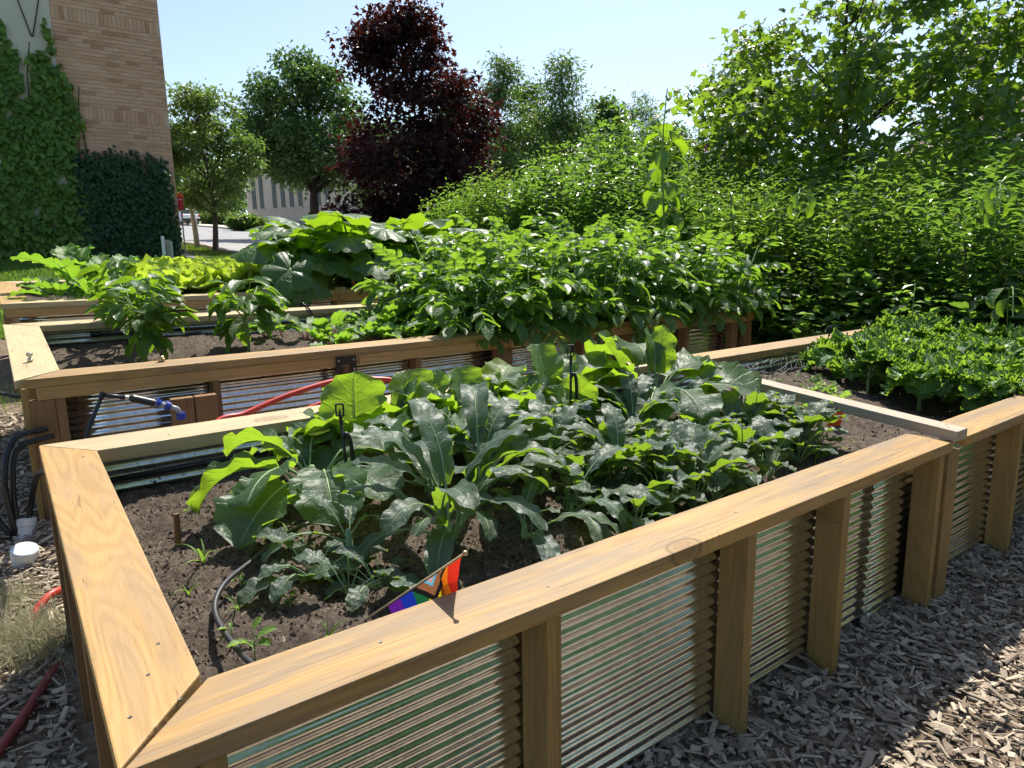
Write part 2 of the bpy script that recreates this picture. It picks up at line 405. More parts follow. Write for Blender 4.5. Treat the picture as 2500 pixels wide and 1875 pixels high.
strip_rows('mulch_path', [-4.6, -2, -1, 0, 2, 4, 6, 7.25], lambda y: -1.6+.15*math.sin(y*3), lambda y: 9.5, .004, M['mulch'], nx=5)
def interp(pts):
    ys = [p[1] for p in pts]; xs = [p[0] for p in pts]
    return lambda y: float(np.interp(y, ys, xs))
RL = interp([(6.5, 8), (5.6, 13), (5.0, 18), (5.05, 24), (7, 50), (8.5, 77), (11, 130)])
RR = interp([(16.5, 8), (13.2, 24), (13.0, 32), (13.5, 39.5), (14.2, 48), (16.2, 63), (17.2, 77), (21, 130)])
RY = [8, 13, 15.5, 18, 20, 24, 28, 32, 36, 39.5, 44, 48, 55, 63, 70, 77, 100, 130]
strip_rows('road', RY, RL, RR, .008, M['asphalt'], nx=6)
strip_rows('kerb', RY[4:], RR, lambda y: RR(y)+.18, .13, M['kerb'], th=.15)
strip_rows('kerb', RY, lambda y: RL(y)-.16, RL, .11, M['kerb'], th=.13)
strip_rows('pavement', RY[4:], lambda y: RR(y)+.19, lambda y: RR(y)+3.4, .12, M['concrete'], nx=3, th=.13)
strip_rows('pavement', [16.6, 17, 18, 19.3], lambda y: 3.70, lambda y: 4.25, .03, M['concrete'], th=.04)

CM = SC.camera.matrix_world.copy()
def at(px, py, D):
    """the point seen at that place of the picture, D metres away on the ground plan"""
    d = Vector(((px-1250)/1688.87, -(py-937.5)/1688.87, -1)); d = (CM.to_3x3() @ d)
    k = D/math.hypot(d.x, d.y); return CM.translation + d*k

# ---------------------------------------------------------------- building at the left: brick pier and rendered wall with ivy
def brick_mat():
    g = G('tan_brick'); v = g.coord()
    at_ = g.n('SeparateColor', {0: g.n('Attribute', attribute_name='Col').outputs[0]}).outputs[0]
    r = g.math('FRACT', g.math('ADD', at_, g.math('MULTIPLY', g.rnd(), 7.31)))
    c = g.ramp(r, [(0, (.64, .355, .23)), (.45, (.73, .42, .28)), (.8, (.77, .47, .32)), (.93, (.55, .285, .18)), (1, (.46, .245, .155))])
    c = g.mix(g.math('MULTIPLY', g.noise(v, 40, 4, .7), .35), c, (.24, .12, .07))
    return g.done(g.pbsdf(c=c, r=.9, spec=.2, n=g.bump(g.noise(v, 90, 3), .5, .004)))
M['brick'] = brick_mat()
M['mortar'] = simple('mortar', (.62, .49, .37), .95, var=.12, nsc=12)
M['render'] = simple('grey_render', (.60, .53, .43), .95, var=.06, nsc=2, bumpd=.002)
BY = 17.0; BX0, BX1 = 1.60, 3.66
bld = thing('ivy_covered_building', 'tall tan brick building with ivy climbing its shaded wall at left edge', 'building', (0, BY, Tf(BY)))
z0 = Tf(BY)
core = MB().box(BX0, BX1, .008, 9, -.4, 8.6).build('brick_pier', M['mortar'], bld)
tag(core, 'shaded tan brick pier with two soldier courses')
MB().box(-9, BX0-.004, -.03, 8.5, -.4, 8.4).build('rendered_wall', M['render'], bld)
def brick_mesh(l, h, name, d=.02):
    b = MB().box(0, l, -.0, d, 0, h); return b.me(name, M['brick'])
bl, bh, mo = .25, .069, .011
mstr = brick_mesh(bl, bh, 'brick'); mhalf = brick_mesh(bl/2-mo/2, bh, 'brick_half'); msol = brick_mesh(bh, bl, 'brick_soldier')
rows = []; z = -.1; r = 0; BR = []
sold = {3.02: 0, 4.90: 0}
zz = -.1
done_s = set()
while zz < 6.6:
    hit = None
    for s_ in (2.92, 4.86):
        if s_ not in done_s and zz >= s_: hit = s_
    if hit is not None:
        done_s.add(hit); x = BX0+.003
        while x+bh < BX1: BR.append((msol, x, zz, bh, bl)); x += bh+mo
        zz += bl+mo; continue
    x = BX0+.003
    if r % 2: BR.append((mhalf, x, zz, bl/2-mo/2, bh)); x += bl/2+mo/2
    while x+bl < BX1+.001: BR.append((mstr, x, zz, bl, bh)); x += bl+mo
    if BX1-x > .06: BR.append((None, x, zz, BX1-x-.002, bh))
    r += 1; zz += bh+mo
vis = [b for b in BR if b[0] is not None and 1.95 < b[2] < 5.6]
vis = sorted(vis, key=lambda b: b[2])[:296]; vs = set(id(b) for b in vis)
jit = np.random.default_rng(3)
for b in vis: obj('brick', b[0], core, (b[1], -.005+jit.uniform(-.002, .002), b[2]))
V = []; F = []; C_ = []
for b in BR:
    if id(b) in vs: continue
    n = len(V); x, zq, l, h = b[1:]; y = -.005
    V += [(x+i*l, y+j*.02, zq+k*h) for i in (0, 1) for j in (0, 1) for k in (0, 1)]
    F += [tuple(n+q for q in f) for f in [(0, 1, 3, 2), (4, 6, 7, 5), (0, 4, 5, 1), (2, 3, 7, 6), (0, 2, 6, 4), (1, 5, 7, 3)]]
    C_ += [(jit.random(),)*3]*8
tag(obj('brick_course', mesh('brick_course', V, F, M['brick'], col=C_), core), kind='stuff')
for (xa, za, xb, zb) in ((.95, 5.6, 1.22, 4.45), (1.72-.12, 5.9, 1.24, 4.45)):
    MB().tube([(xa, -.06, za), (xb, -.06, zb)], .012, 6).build('cable', M['barkdark'], bld)

# leaf templates for masses of small leaves
def tmpl(kind):
    if kind == 'oval':
        v = [(0, 0, 0), (.42, .27, .07), (1, 0, -.10), (.42, -.27, .07), (.45, 0, 0)]; f = [(0, 4, 1), (1, 4, 2), (2, 4, 3), (3, 4, 0)]
    elif kind == 'long':
        v = [(0, 0, 0), (.4, .15, .05), (1, 0, -.16), (.4, -.15, .05), (.45, 0, .0)]; f = [(0, 4, 1), (1, 4, 2), (2, 4, 3), (3, 4, 0)]
    elif kind == 'long2':
        v = [(0, 0, 0), (.42, .19, .07), (1, 0, -.14), (.42, -.19, .07)]; f = [(0, 2, 1), (0, 3, 2)]
    elif kind == 'oval2':
        v = [(0, 0, 0), (.40, .30, .08), (1, 0, -.12), (.40, -.30, .08)]; f = [(0, 2, 1), (0, 3, 2)]
    elif kind == 'maple3':
        v = [(0, 0, 0), (.22, .46, -.04), (.42, .19, .03), (1, 0, -.12), (.42, -.19, .03), (.22, -.46, -.04)]; f = [(0, 2, 1), (0, 3, 2), (0, 4, 3), (0, 5, 4)]
    elif kind == 'ivy':
        v = [(0, 0, 0), (.05, .42, -.03), (.45, .40, .02), (1, 0, -.08), (.45, -.40, .02), (.05, -.42, -.03), (.35, 0, .05)]
        f = [(0, 6, 1), (1, 6, 2), (2, 6, 3), (3, 6, 4), (4, 6, 5), (5, 6, 0)]
    else:   # maple
        A = [180, 140, 100, 75, 55, 25, 0, -25, -55, -75, -100, -140]; Rr = [.12, .46, .33, .60, .40, .46, .72, .46, .40, .60, .33, .46]
        v = [(.35+Rr[i]*math.cos(A[i]*D2R)*.95, Rr[i]*math.sin(A[i]*D2R), -.10*Rr[i]*(1 if i % 2 else -.2)) for i in range(12)]+[(.35, 0, .03)]
        f = [(12, (i+1) % 12, i) for i in range(12)]
    return np.array(v, float), np.array(f, int)
TM = {k: tmpl(k) for k in ('oval', 'long', 'ivy', 'maple', 'long2', 'oval2', 'maple3')}
def leaf_cloud(P, A, N, size, kind, r):
    """P positions, A leaf axes, N normals (n,3); size (n,)"""
    tv, tf = TM[kind]; n = len(P)
    A = A/(np.linalg.norm(A, axis=1, keepdims=True)+1e-9)
    N = N-A*(A*N).sum(1, keepdims=True); N /= (np.linalg.norm(N, axis=1, keepdims=True)+1e-9)
    B = np.cross(N, A)
    s = np.asarray(size).reshape(-1, 1, 1)
    V = P[:, None]+s*(tv[None, :, 0:1]*A[:, None]+tv[None, :, 1:2]*B[:, None]+tv[None, :, 2:3]*N[:, None])
    F = (tf[None]+(np.arange(n)*len(tv))[:, None, None]).reshape(-1, 3)
    c = np.repeat(np.stack([r.random(n), r.random(n), r.random(n)], 1), len(tv), 0)
    return V.reshape(-1, 3), F, c
def rvec(r, n):
    v = r.normal(size=(n, 3)); return v/np.linalg.norm(v, axis=1, keepdims=True)

def ivy(name, label, n, xr, zr, keep, size, mat, seed, kind='ivy', wave=.045):
    r = np.random.default_rng(seed)
    x = r.uniform(*xr, n); z = r.uniform(*zr, n); k = keep(x, z, r); x, z = x[k], z[k]; n = len(x)
    y = -.05-np.abs(r.normal(0, .06, n))-wave*(.5+.5*np.sin(x*5+np.sin(z*3)*1.5)*np.cos(z*4.1+x))
    P = np.stack([x, y, z], 1)
    A = np.stack([r.normal(0, .5, n), -.35+r.normal(0, .25, n), -1+r.normal(0, .35, n)], 1)
    N = np.stack([r.normal(0, .35, n), -np.ones(n), .45+r.normal(0, .35, n)], 1)
    V, F, c = leaf_cloud(P, A, N, r.uniform(.6, 1.2, n)*size, kind, r)
    t = thing(name, label, 'ivy', (0, BY, z0))
    obj('foliage', mesh('foliage', V, F, mat, col=c), t)
    sm = MB()
    for i in range(14):
        x0 = r.uniform(*xr); zt = r.uniform(.5, .9)*(zr[1]-zr[0])+zr[0]
        pts = [(x0, -.02, -.1)]
        for q in range(1, 8): pts.append((min(max(pts[-1][0]+r.normal(0, .08), xr[0]), xr[1]), -.035, -.1+(zt+.1)*q/7))
        sm.tube(pts, .011, 5)
    sm.build('stem', M['woodstem'], t)
    return t
def nz(x, z, a=1.7, b=2.3, p=0): return np.sin(x*a*3.1+p)*np.cos(z*b+p*1.7)+.6*np.sin(x*7.3+z*5.1+p*2)+.4*np.sin(x*13.7-z*11.3+p)
def keep_light(x, z, r):
    xr_ = np.interp(z, [-.1, 1.1, 2.2, 2.5, 2.9, 3.2, 3.7, 4.5, 5], [1.80, 1.78, 1.70, 1.74, 1.90, 1.86, 1.66, 1.55, 1.5])
    top = 4.05+.30*np.sin(x*9+1.2)+.42*np.clip(np.sin(x*16.5+2.2), 0, 1)+np.where(x < .85, -.15, 0)
    hole = nz(x, z, 1.5, 2.6, .7)
    return (x < xr_+r.normal(0, .05, len(x))) & (z < top+np.abs(r.normal(0, .12, len(x)))-.05) & (hole < 1.05) & ~((np.abs(x-1.02) < .09) & (z > 3.5))
def keep_dark(x, z, r):
    top = 2.06+.05*np.sin(x*14)+.04*np.sin(x*37)+.22*(np.sin(x*61+1) > .72)
    top = np.where(np.abs(x-3.02) < .06, top-.35, top)
    xr_ = np.interp(z, [0, .6, 1.2, 2.2], [3.60, 3.60, 3.52, 3.50])
    return (z < top+np.abs(r.normal(0, .10, len(x)))-.06) & (x < xr_+r.normal(0, .035, len(x)))
ivy('climbing_ivy', 'bright green ivy climbing the pale rendered wall at far left', 13000, (-1.6, 1.95), (-.1, 5.2), keep_light, .13, M['ivyL'], 5)
ivy('climbing_ivy', 'dark green ivy covering the lower part of the brick pier', 9000, (1.66, 3.64), (-.1, 2.6), keep_dark, .10, M['ivyD'], 6)

# ---------------------------------------------------------------- raised beds
def prism(name, poly, za, zb, mat, parent, sh=S, bev=.0035):
    bm = bmesh.new()
    lo = [bm.verts.new((x, y, za+sh*y)) for x, y in poly]; hi = [bm.verts.new((x, y, zb+sh*y)) for x, y in poly]
    n = len(poly)
    bm.faces.new(hi); bm.faces.new(lo[::-1])
    for i in range(n): bm.faces.new((lo[i], lo[(i+1) % n], hi[(i+1) % n], hi[i]))
    bmesh.ops.recalc_face_normals(bm, faces=bm.faces)
    if bev: bmesh.ops.bevel(bm, geom=bm.edges[:]+bm.verts[:], offset=bev, segments=2, affect='EDGES', profile=.6)
    me = bpy.data.meshes.new(name); bm.to_mesh(me); bm.free(); me.materials.append(mat)
    return obj(name, me, parent)
def pbox(name, x0, x1, y0, y1, za, zb, mat, parent, sh=S, bev=.003): return prism(name, [(x0, y0), (x1, y0), (x1, y1), (x0, y1)], za, zb, mat, parent, sh, bev)
shr = np.random.default_rng(21)
def sheet(parent, axis, a0, a1, pos, out, zlo=.0, zhi=HB-.039, pitch=.0325, amp=.0034, th=.0012):
    """corrugated sheet along x (or y) at pos; 'out' = sign of the outward side"""
    waves = (zhi-zlo)/pitch; fine = axis == 'x' and out < 0 and parent.location.y < 1; nr = int(waves*(9 if fine else 7))+1; L = a1-a0; nc = max(3, int(L/(.08 if fine else .22)))
    zs = np.linspace(zlo, zhi, nr); us = np.linspace(a0, a1, nc)
    U, Z = np.meshgrid(us, zs)
    p1, p2, p3 = shr.uniform(0, 6, 3)
    dent = .0012*np.sin(U*2.3+p1)*np.sin(Z*3+p2)+.0003*np.sin(U*8+p3+Z*2)
    off = amp*np.sin(2*math.pi*(Z-zlo)/pitch)+dent
    V = []; 
    for q in (0, 1):
        d = pos+out*(off-(th if q else 0))
        if axis == 'x': V.append(np.stack([U, d, Z+S*pos], -1))
        else: V.append(np.stack([d, U, Z+S*U], -1))
    V = np.concatenate([v.reshape(-1, 3) for v in V]); n = nr*nc
    i = np.arange(nr-1)[:, None]*nc+np.arange(nc-1)[None]; i = i.ravel()
    q0 = np.stack([i, i+1, i+nc+1, i+nc], 1)
    flip = (axis == 'x') == (out > 0)
    A = q0[:, ::-1] if flip else q0; B = (q0 if flip else q0[:, ::-1])+n
    e1 = np.arange(nr-1)*nc; e2 = e1+nc-1
    E1 = np.stack([e1, e1+nc, e1+nc+n, e1+n], 1); E2 = np.stack([e2, e2+n, e2+nc+n, e2+nc], 1)
    F = np.concatenate([A, B, E1, E2]); mi = np.concatenate([np.zeros(len(A)), np.ones(len(B)), np.zeros(len(E1)+len(E2))])
    return obj('corrugated_sheet', mesh('corrugated_sheet', V, F, [M['galv'], M['galv_in']], smooth=True, mi=mi), parent)
CT = HB-.038
def screws(pts, parent, z):
    for x, y in pts:
        MB().lathe([(.0034, -.001), (.0034, .0005), (.0015, .0002)], 10, c=(x, y, z+S*y)).build('screw', M['screw'], parent)

def soil(name, label, x0, x1, y0, y1, h, seed, step=.012, amp=.02, ncr=0):
    r = np.random.default_rng(seed)
    nx, ny = int((x1-x0)/step)+1, int((y1-y0)/step)+1
    X, Y = np.meshgrid(np.linspace(x0, x1, nx), np.linspace(y0, y1, ny))
    Z = np.zeros_like(X)
    for k in range(26):
        f = 3*1.22**k; a = r.uniform(0, 6.28); p = r.uniform(0, 6.28)
        Z += amp*1.4*f**-.75*np.sin((X*math.cos(a)+Y*math.sin(a))*f+p+1.3*np.sin((X*math.sin(a)-Y*math.cos(a))*f*.7+p))
    Z += r.normal(0, .0016, X.shape)
    Zw = h+T(Y)+Z
    i = (np.arange(ny-1)[:, None]*nx+np.arange(nx-1)[None]).ravel()
    F = np.stack([i, i+1, i+nx+1, i+nx], 1)
    V = np.stack([X, Y, Zw], -1).reshape(-1, 3)
    o = tag(obj(name, mesh(name, V, F, M['soil'], smooth=True)), label, 'soil', kind='stuff')
    if ncr:
        px, py = r.uniform(x0+.02, x1-.02, ncr), r.uniform(y0+.02, y1-.02, ncr)
        ix = ((px-x0)/(x1-x0)*(nx-1)).astype(int); iy = ((py-y0)/(y1-y0)*(ny-1)).astype(int)
        pz = Zw[iy, ix]
        base = np.array([(1, 0, -.4), (-.5, .87, -.4), (-.5, -.87, -.4), (.2, .1, .8), (.5, .6, .3)])
        bf = np.array([(0, 1, 4), (1, 3, 4), (3, 0, 4), (1, 2, 3), (2, 0, 3), (0, 2, 1)])
        s = (.0016+.0075*r.random(ncr)**4)[:, None, None]
        sc3 = r.uniform(.5, 1.3, (ncr, 1, 3)); sc3[:, :, 0] *= np.where(r.random((ncr, 1)) < .16, 3.2, 1)
        a = r.uniform(0, 6.28, ncr); ca, sa = np.cos(a), np.sin(a)
        B = base[None]*s*sc3
        Bx = B[:, :, 0]*ca[:, None]-B[:, :, 1]*sa[:, None]; By = B[:, :, 0]*sa[:, None]+B[:, :, 1]*ca[:, None]
        VV = np.stack([Bx+px[:, None], By+py[:, None], B[:, :, 2]+pz[:, None]+.001], -1).reshape(-1, 3)
        FF = (bf[None]+(np.arange(ncr)*5)[:, None, None]).reshape(-1, 3)
        c = np.repeat(r.random(ncr)**2.2, 5)
        tag(obj('soil_crumbs', mesh('soil_crumbs', VV, FF, M['crumb'], col=np.stack([c, c, c], 1))), 'loose crumbs and bark bits on '+label, 'soil crumbs', kind='stuff')
    return o

# front bed
D1 = 1.55
b1 = thing('raised_bed', 'nearest raised bed of golden timber and corrugated steel, with collards and dark kale', 'raised bed', (0, 0, 0))
prism('cap_board', [(0, 0), (2.635, 0), (2.585, .14), (.147, .14)], CT, HB, M['goldX'], b1)
prism('cap_board', [(0, .006), (.14, .158), (.14, D1-.1415), (0, D1-.0015)], CT, HB, M['goldY'], b1)
prism('cap_board', [(0, D1), (.14, D1-.14), (2.61, D1-.14), (2.61, D1)], CT, HB, M['paleX'], b1)
for x in (.10, .75, 1.42, 1.895, 2.545): pbox('post', x, x+.038, .003, .089, -.15, CT-.001, M['oliveZ'], b1)
pbox('post', 2.612, 2.70, .001, .089, -.15, CT-.001, M['oliveZ'], b1)
for x in (.10, .75, 1.42, 2.0, 2.55): pbox('post', x, x+.038, D1-.089, D1-.003, -.15, CT-.001, M['brownZ'], b1)
for y in (.003, .55, 1.05, D1-.092): pbox('post', .003, .0885, y, y+.0375, -.15, CT-.001, M['brownZ'], b1)
sheet(b1, 'x', .045, 2.27, .0960, -1); sheet(b1, 'x', 2.235, 2.60, .0985, -1)
sheet(b1, 'x', .095, 2.60, D1-.096, 1)
sheet(b1, 'y', .105, D1-.105, .0955, -1)
screws([(.03, .11), (.07, .20), (.10, .11), (.10, .28), (.08, D1-.1), (.1, D1-.18), (.79, .05), (1.44, .06), (1.9, .07), (2.56, .05), (2.56, .11), (.42, .07), (.8, D1-.06), (1.5, D1-.07), (.35, D1-.09)], b1, HB)
# right-hand bed, end to end with it
b4 = thing('raised_bed', 'raised bed filled with curly kale, end to end with the nearest bed at right', 'raised bed', (2.70, 0, 0))
prism('cap_board', [(.04, 0), (2.62, 0), (2.48, .14), (.10, .14)], CT, HB, M['goldX'], b4)
prism('cap_board', [(2.62, .002), (2.62, D1-.062), (2.48, D1-.202), (2.48, .142)], CT, HB, M['goldY'], b4)
prism('cap_board', [(-.075, D1-.06), (.05, D1-.20), (2.48, D1-.20), (2.62, D1-.06)], CT+.002, HB+.002, M['goldX'], b4)
for x in (.617, 1.28, 1.93, 2.56): pbox('post', x, x+.038, .003, .089, -.15, CT-.001, M['oliveZ'], b4)
for x in (.62, 1.28, 1.93, 2.56): pbox('post', x, x+.038, D1-.15, D1-.064, -.15, CT-.001, M['oliveZ'], b4)
sheet(b4, 'x', .005, 1.45, .0960, -1); sheet(b4, 'x', 1.42, 2.60, .0985, -1)
sheet(b4, 'x', -.09, 2.60, D1-.157, 1)
sheet(b4, 'y', .10, D1-.17, 2.56, 1)
screws([(.08, .05), (.09, .10), (.63, .05), (1.3, .07)], b4, HB)
pl = thing('crossbar_board', 'weathered grey board laid across the joint of the two front beds', 'board', (2.625, 0, 0))
pbox('board', 0, .089, -.012, D1-.16, HB+.003, HB+.041, M['greyY'], pl)
screws([(.03, .03), (.06, .05), (.045, 1.3)], pl, HB+.041)
soil('soil', 'dark brown soil in the nearest bed', .10, 2.66, .10, D1-.10, HB-.145, 31, .0085, .024, 34000)
soil('soil', 'dark soil in the bed of curly kale', 2.661, 5.25, .10, D1-.165, HB-.145, 32, .02, .02, 5000)

# second bed
Y2, D2 = 2.49, 1.55
b2 = thing('raised_bed', 'long middle raised bed with brown posts, holding peppers and potatoes', 'raised bed', (0, Y2, Tf(Y2)))
prism('cap_board', [(0, 0), (2.52, 0), (2.52, .14), (.143, .14)], CT, HB, M['goldX'], b2)
prism('cap_board', [(2.524, 0), (5.12, 0), (4.98, .14), (2.524, .14)], CT, HB, M['goldX'], b2)
tag(prism('cap_board', [(-.03, .002), (.14, .145), (.14, D2-.1415), (-.03, D2-.0015)], CT, HB, M['paleY'], b2), 'pale cap board with rusty orange stains')
prism('cap_board', [(0, D2), (.14, D2-.14), (2.5, D2-.14), (2.5, D2)], CT, HB, M['paleX'], b2)
prism('cap_board', [(2.504, D2), (2.504, D2-.14), (4.98, D2-.14), (5.12, D2)], CT, HB, M['paleX'], b2)
prism('cap_board', [(5.12, .002), (5.12, D2-.002), (4.98, D2-.142), (4.98, .142)], CT, HB, M['paleY'], b2)
pbox('rail_board', .04, 1.49, .004, .042, CT-.056, CT-.001, M['redX'], b2)
pbox('rail_board', 1.493, 2.50, .004, .042, CT-.056, CT-.001, M['redX'], b2)
pbox('rail_board', 2.503, 5.08, .004, .042, CT-.056, CT-.001, M['redX'], b2)
PZ = CT-.057
pbox('post', .012, .10, .006, .044, -.15, PZ, M['brownZ'], b2); pbox('post', .102, .14, .0065, .089, -.15, PZ, M['brownZ'], b2)
pbox('post', -.012, .009, .012, .12, -.15, CT-.002, M['oliveZ'], b2)
for x in (.735, 1.41, 1.84, 3.12, 3.57, 4.21): pbox('post', x, x+.038, .006, .089, -.15, PZ, M['brownZ'], b2)
pbox('post', 2.43, 2.53, .0055, .089, -.15, PZ, M['brownZ'], b2)
pbox('post', 4.78, 4.87, .006, .06, -.15, PZ, M['brownZ'], b2); pbox('post', 4.96, 5.06, .006, .06, -.15, PZ, M['brownZ'], b2)
for x in (.10, .75, 1.42, 2.46, 3.2, 4.0, 5.0): pbox('post', x, x+.038, D2-.089, D2-.003, -.15, CT-.001, M['oliveZ'], b2)
for y in (.5, 1.0, D2-.06): pbox('post', .003, .0885, y, y+.0375, -.15, CT-.001, M['oliveZ'], b2)
sheet(b2, 'x', .12, 2.48, .096, -1); sheet(b2, 'x', 2.45, 5.0, .0985, -1)
sheet(b2, 'x', .095, 2.5, D2-.096, 1); sheet(b2, 'x', 2.47, 5.0, D2-.0985, 1)
sheet(b2, 'y', .105, D2-.105, .0955, -1); sheet(b2, 'y', .105, D2-.105, 5.0, 1)
screws([(.05, .2), (.1, .12), (.06, D2-.1), (.5, .05), (1.2, .08)], b2, HB)
soil('soil', 'dark soil with bark bits in the middle bed', .10, 5.0, Y2+.10, Y2+D2-.10, HB-.13, 33, .02, .022, 12000)

# third bed
Y3, D3 = 4.96, 1.5
b3 = thing('raised_bed', 'farthest raised bed, holding turnips, lettuce and squash', 'raised bed', (0, Y3, Tf(Y3)))
prism('cap_board', [(-.02, 0), (2.40, 0), (2.40, .14), (.14, .14)], CT, HB, M['paleX'], b3)
prism('cap_board', [(2.51, 0), (5.1, 0), (4.96, .14), (2.51, .14)], CT, HB, M['paleX'], b3)
prism('cap_board', [(-.02, .003), (.14, .143), (.14, D3-.1415), (-.02, D3-.0015)], CT, HB, M['goldY'], b3)
prism('cap_board', [(0, D3), (.14, D3-.14), (4.96, D3-.14), (5.1, D3)], CT, HB, M['paleX'], b3)
prism('cap_board', [(5.1, .002), (5.1, D3-.002), (4.96, D3-.142), (4.96, .142)], CT, HB, M['paleY'], b3)
pbox('rail_board', .0, 2.44, .004, .042, CT-.06, CT-.001, M['redX'], b3)
pbox('rail_board', 2.443, 5.0, .004, .042, CT-.06, CT-.001, M['redX'], b3)
pbox('post', 2.403, 2.507, -.002, .138, CT-.0005, HB+.02, M['paleZ'], b3)
PZ = CT-.061
pbox('post', -.015, .03, .006, .09, -.15, PZ, M['brownZ'], b3); pbox('post', .032, .075, .0065, .089, -.15, PZ, M['goldZ'], b3)
for x in (.60, 1.20, 1.80, 3.2, 4.0, 4.9): pbox('post', x, x+.045, .006, .089, -.15, PZ, M['goldZ'], b3)
pbox('post', 2.41, 2.505, .0055, .089, -.15, PZ, M['goldZ'], b3)
for y in (.5, 1.0, D3-.06): pbox('post', .003, .0885, y, y+.0375, -.15, CT-.001, M['oliveZ'], b3)
sheet(b3, 'x', .05, 2.2, .096, -1); sheet(b3, 'x', 2.17, 5.0, .0985, -1)
sheet(b3, 'x', .095, 5.0, D3-.096, 1); sheet(b3, 'y', .105, D3-.105, .0955, -1); sheet(b3, 'y', .105, D3-.105, 4.98, 1)
soil('soil', 'dark soil in the farthest bed', .10, 4.98, Y3+.10, Y3+D3-.10, HB-.11, 34, .03, .02, 4000)
# ---------------------------------------------------------------- trees, hedge, houses
def tree(name, label, cat, base, height, crown0, prof, nl, lr, twigs, per, size, kind, lm, bm_, seed, trunk_r=.12, group=None, fork=None, droop=.3, lobes=None, spread=.16, wid=1.0, cbias=0.0):
    """a tapered trunk, limbs to every clump of the crown, leaves in small tufts round the twigs"""
    r = np.random.default_rng(seed); t = thing(name, label, cat, base, 0, group)
    ch = height-crown0; L = []
    if lobes: L = [(np.array(c, float), q) for c, q in lobes]
    while len(L) < nl:
        h = r.random()**.9; R_ = prof(h)*wid
        a = r.uniform(0, 2*math.pi); q = R_*math.sqrt(r.uniform(.02, 1))
        rr = lr*r.uniform(.65, 1.25)*(1-.35*h)
        L.append((np.array([q*math.cos(a), q*math.sin(a), crown0+h*(ch-rr*.6)]), rr))
    tb = MB(); ztop = height*.80
    tp = [np.array([0, 0, -.2]), np.array([r.normal(0, .03), r.normal(0, .03), crown0*.6]), np.array([r.normal(0, .06), r.normal(0, .06), crown0]), np.array([r.normal(0, .12), r.normal(0, .12), crown0+ch*.4]), np.array([r.normal(0, .15), r.normal(0, .15), ztop])]
    pts = curve_pts(tp, 20); rad = [trunk_r*(1.25-.25*min(1, i/2))*(1-.88*i/(len(pts)-1)) for i in range(len(pts))]
    tb.tube(pts, rad, 9)
    for c, rr in L:
        zb = max(crown0*.75, min(ztop*.93, c[2]-.45*math.hypot(c[0], c[1])-.35*rr))
        k = min(range(len(pts)), key=lambda i: abs(pts[i][2]-zb)); s = np.array(pts[k])
        mid = (s+c)/2+np.array([r.normal(0, .06), r.normal(0, .06), .12*np.linalg.norm(c-s)])
        r0 = max(.012, rad[k]*.5)
        lp = curve_pts([s, mid, c], 8); tb.tube(lp, [r0*(1-.75*i/(len(lp)-1)) for i in range(len(lp))], 5)
        for q in range(2):
            e = c+rvec(r, 1)[0]*rr*.8; tb.tube([lp[-2], (np.array(lp[-1])+e)/2, e], [r0*.3, r0*.2, .005], 4)
    tb.build('trunk', bm_, t, smooth=True)
    P = []; Nn = []
    for c, rr in L:
        n = max(6, int(twigs*(rr/lr)**2))
        d = rvec(r, n); d[:, 2] = d[:, 2]*.8+.12; q = rr*r.uniform(.25, 1.0, n)**(.55)
        tw = c+d*q[:, None]*np.array([1, 1, .85])
        for j in range(n):
            P.append(tw[j]+r.normal(0, spread, (per, 3))*np.array([1, 1, .7])); Nn.append(np.repeat(d[j:j+1], per, 0))
    P = np.concatenate(P); Nn = np.concatenate(Nn); n = len(P)
    A = Nn*np.array([1, 1, .4])+rvec(r, n)*.8+np.array([0, 0, -droop]); N = rvec(r, n)*.75+Nn*.35+np.array([0, 0, .7])
    V, F, c = leaf_cloud(P, A, N, size*r.uniform(.6, 1.25, n), kind, r)
    obj('crown', mesh('crown', V, F, lm, col=c), t)
    return t
dome = lambda w, p=.5: (lambda h: w*(math.sin(math.pi*min(1, max(0, h*.82+.16))))**p)
cone = lambda w: (lambda h: w*1.25*(1-h)**.75+.05)

def ground_at(px, D):
    p = at(px, 600, D); return Vector((p.x, p.y, Tf(p.y)))
# dark maroon maple
tree('maroon_maple_tree', 'tall maple with dark maroon foliage behind the squash', 'tree', ground_at(1018, 18), 6.0, .45, lambda h: 1.55 if h < .78 else 1.55-4.6*(h-.78), 70, .62, 54, 9, .15, 'maple3', M['maroon'], M['barkdark'], 41, .13,
     lobes=[((-1.5, 0, 1.1), .75), ((1.3, -.4, 1.1), .7), ((-.9, -.5, .9), .7), ((.5, -.6, .8), .7), ((-.3, -.7, 1.2), .75), ((-2.0, .4, .9), .5), ((1.2, -.75, 3.7), .6), ((1.35, -.85, 3.2), .55), ((1.1, -.7, 2.8), .6), ((-.9, .5, 5.0), .6), ((-.5, .3, 5.5), .5)])
# green shade tree across the street
tree('shade_tree', 'large round green shade tree with forked trunk beside the beige building', 'tree', ground_at(775, 32), 7.6, 2.5, dome(2.5, .5), 74, .85, 62, 9, .20, 'oval2', M['treeB'], M['barkdark'], 42, .24, spread=.2)
# street tree on the verge
tree('street_tree', 'young street tree with thin trunk on the grass verge', 'tree', (4.81, 18.69, Tf(18.69)), 4.15, 1.15, dome(1.12, .5), 56, .42, 46, 9, .11, 'oval2', M['treeA'], M['bark'], 43, .085, spread=.1)
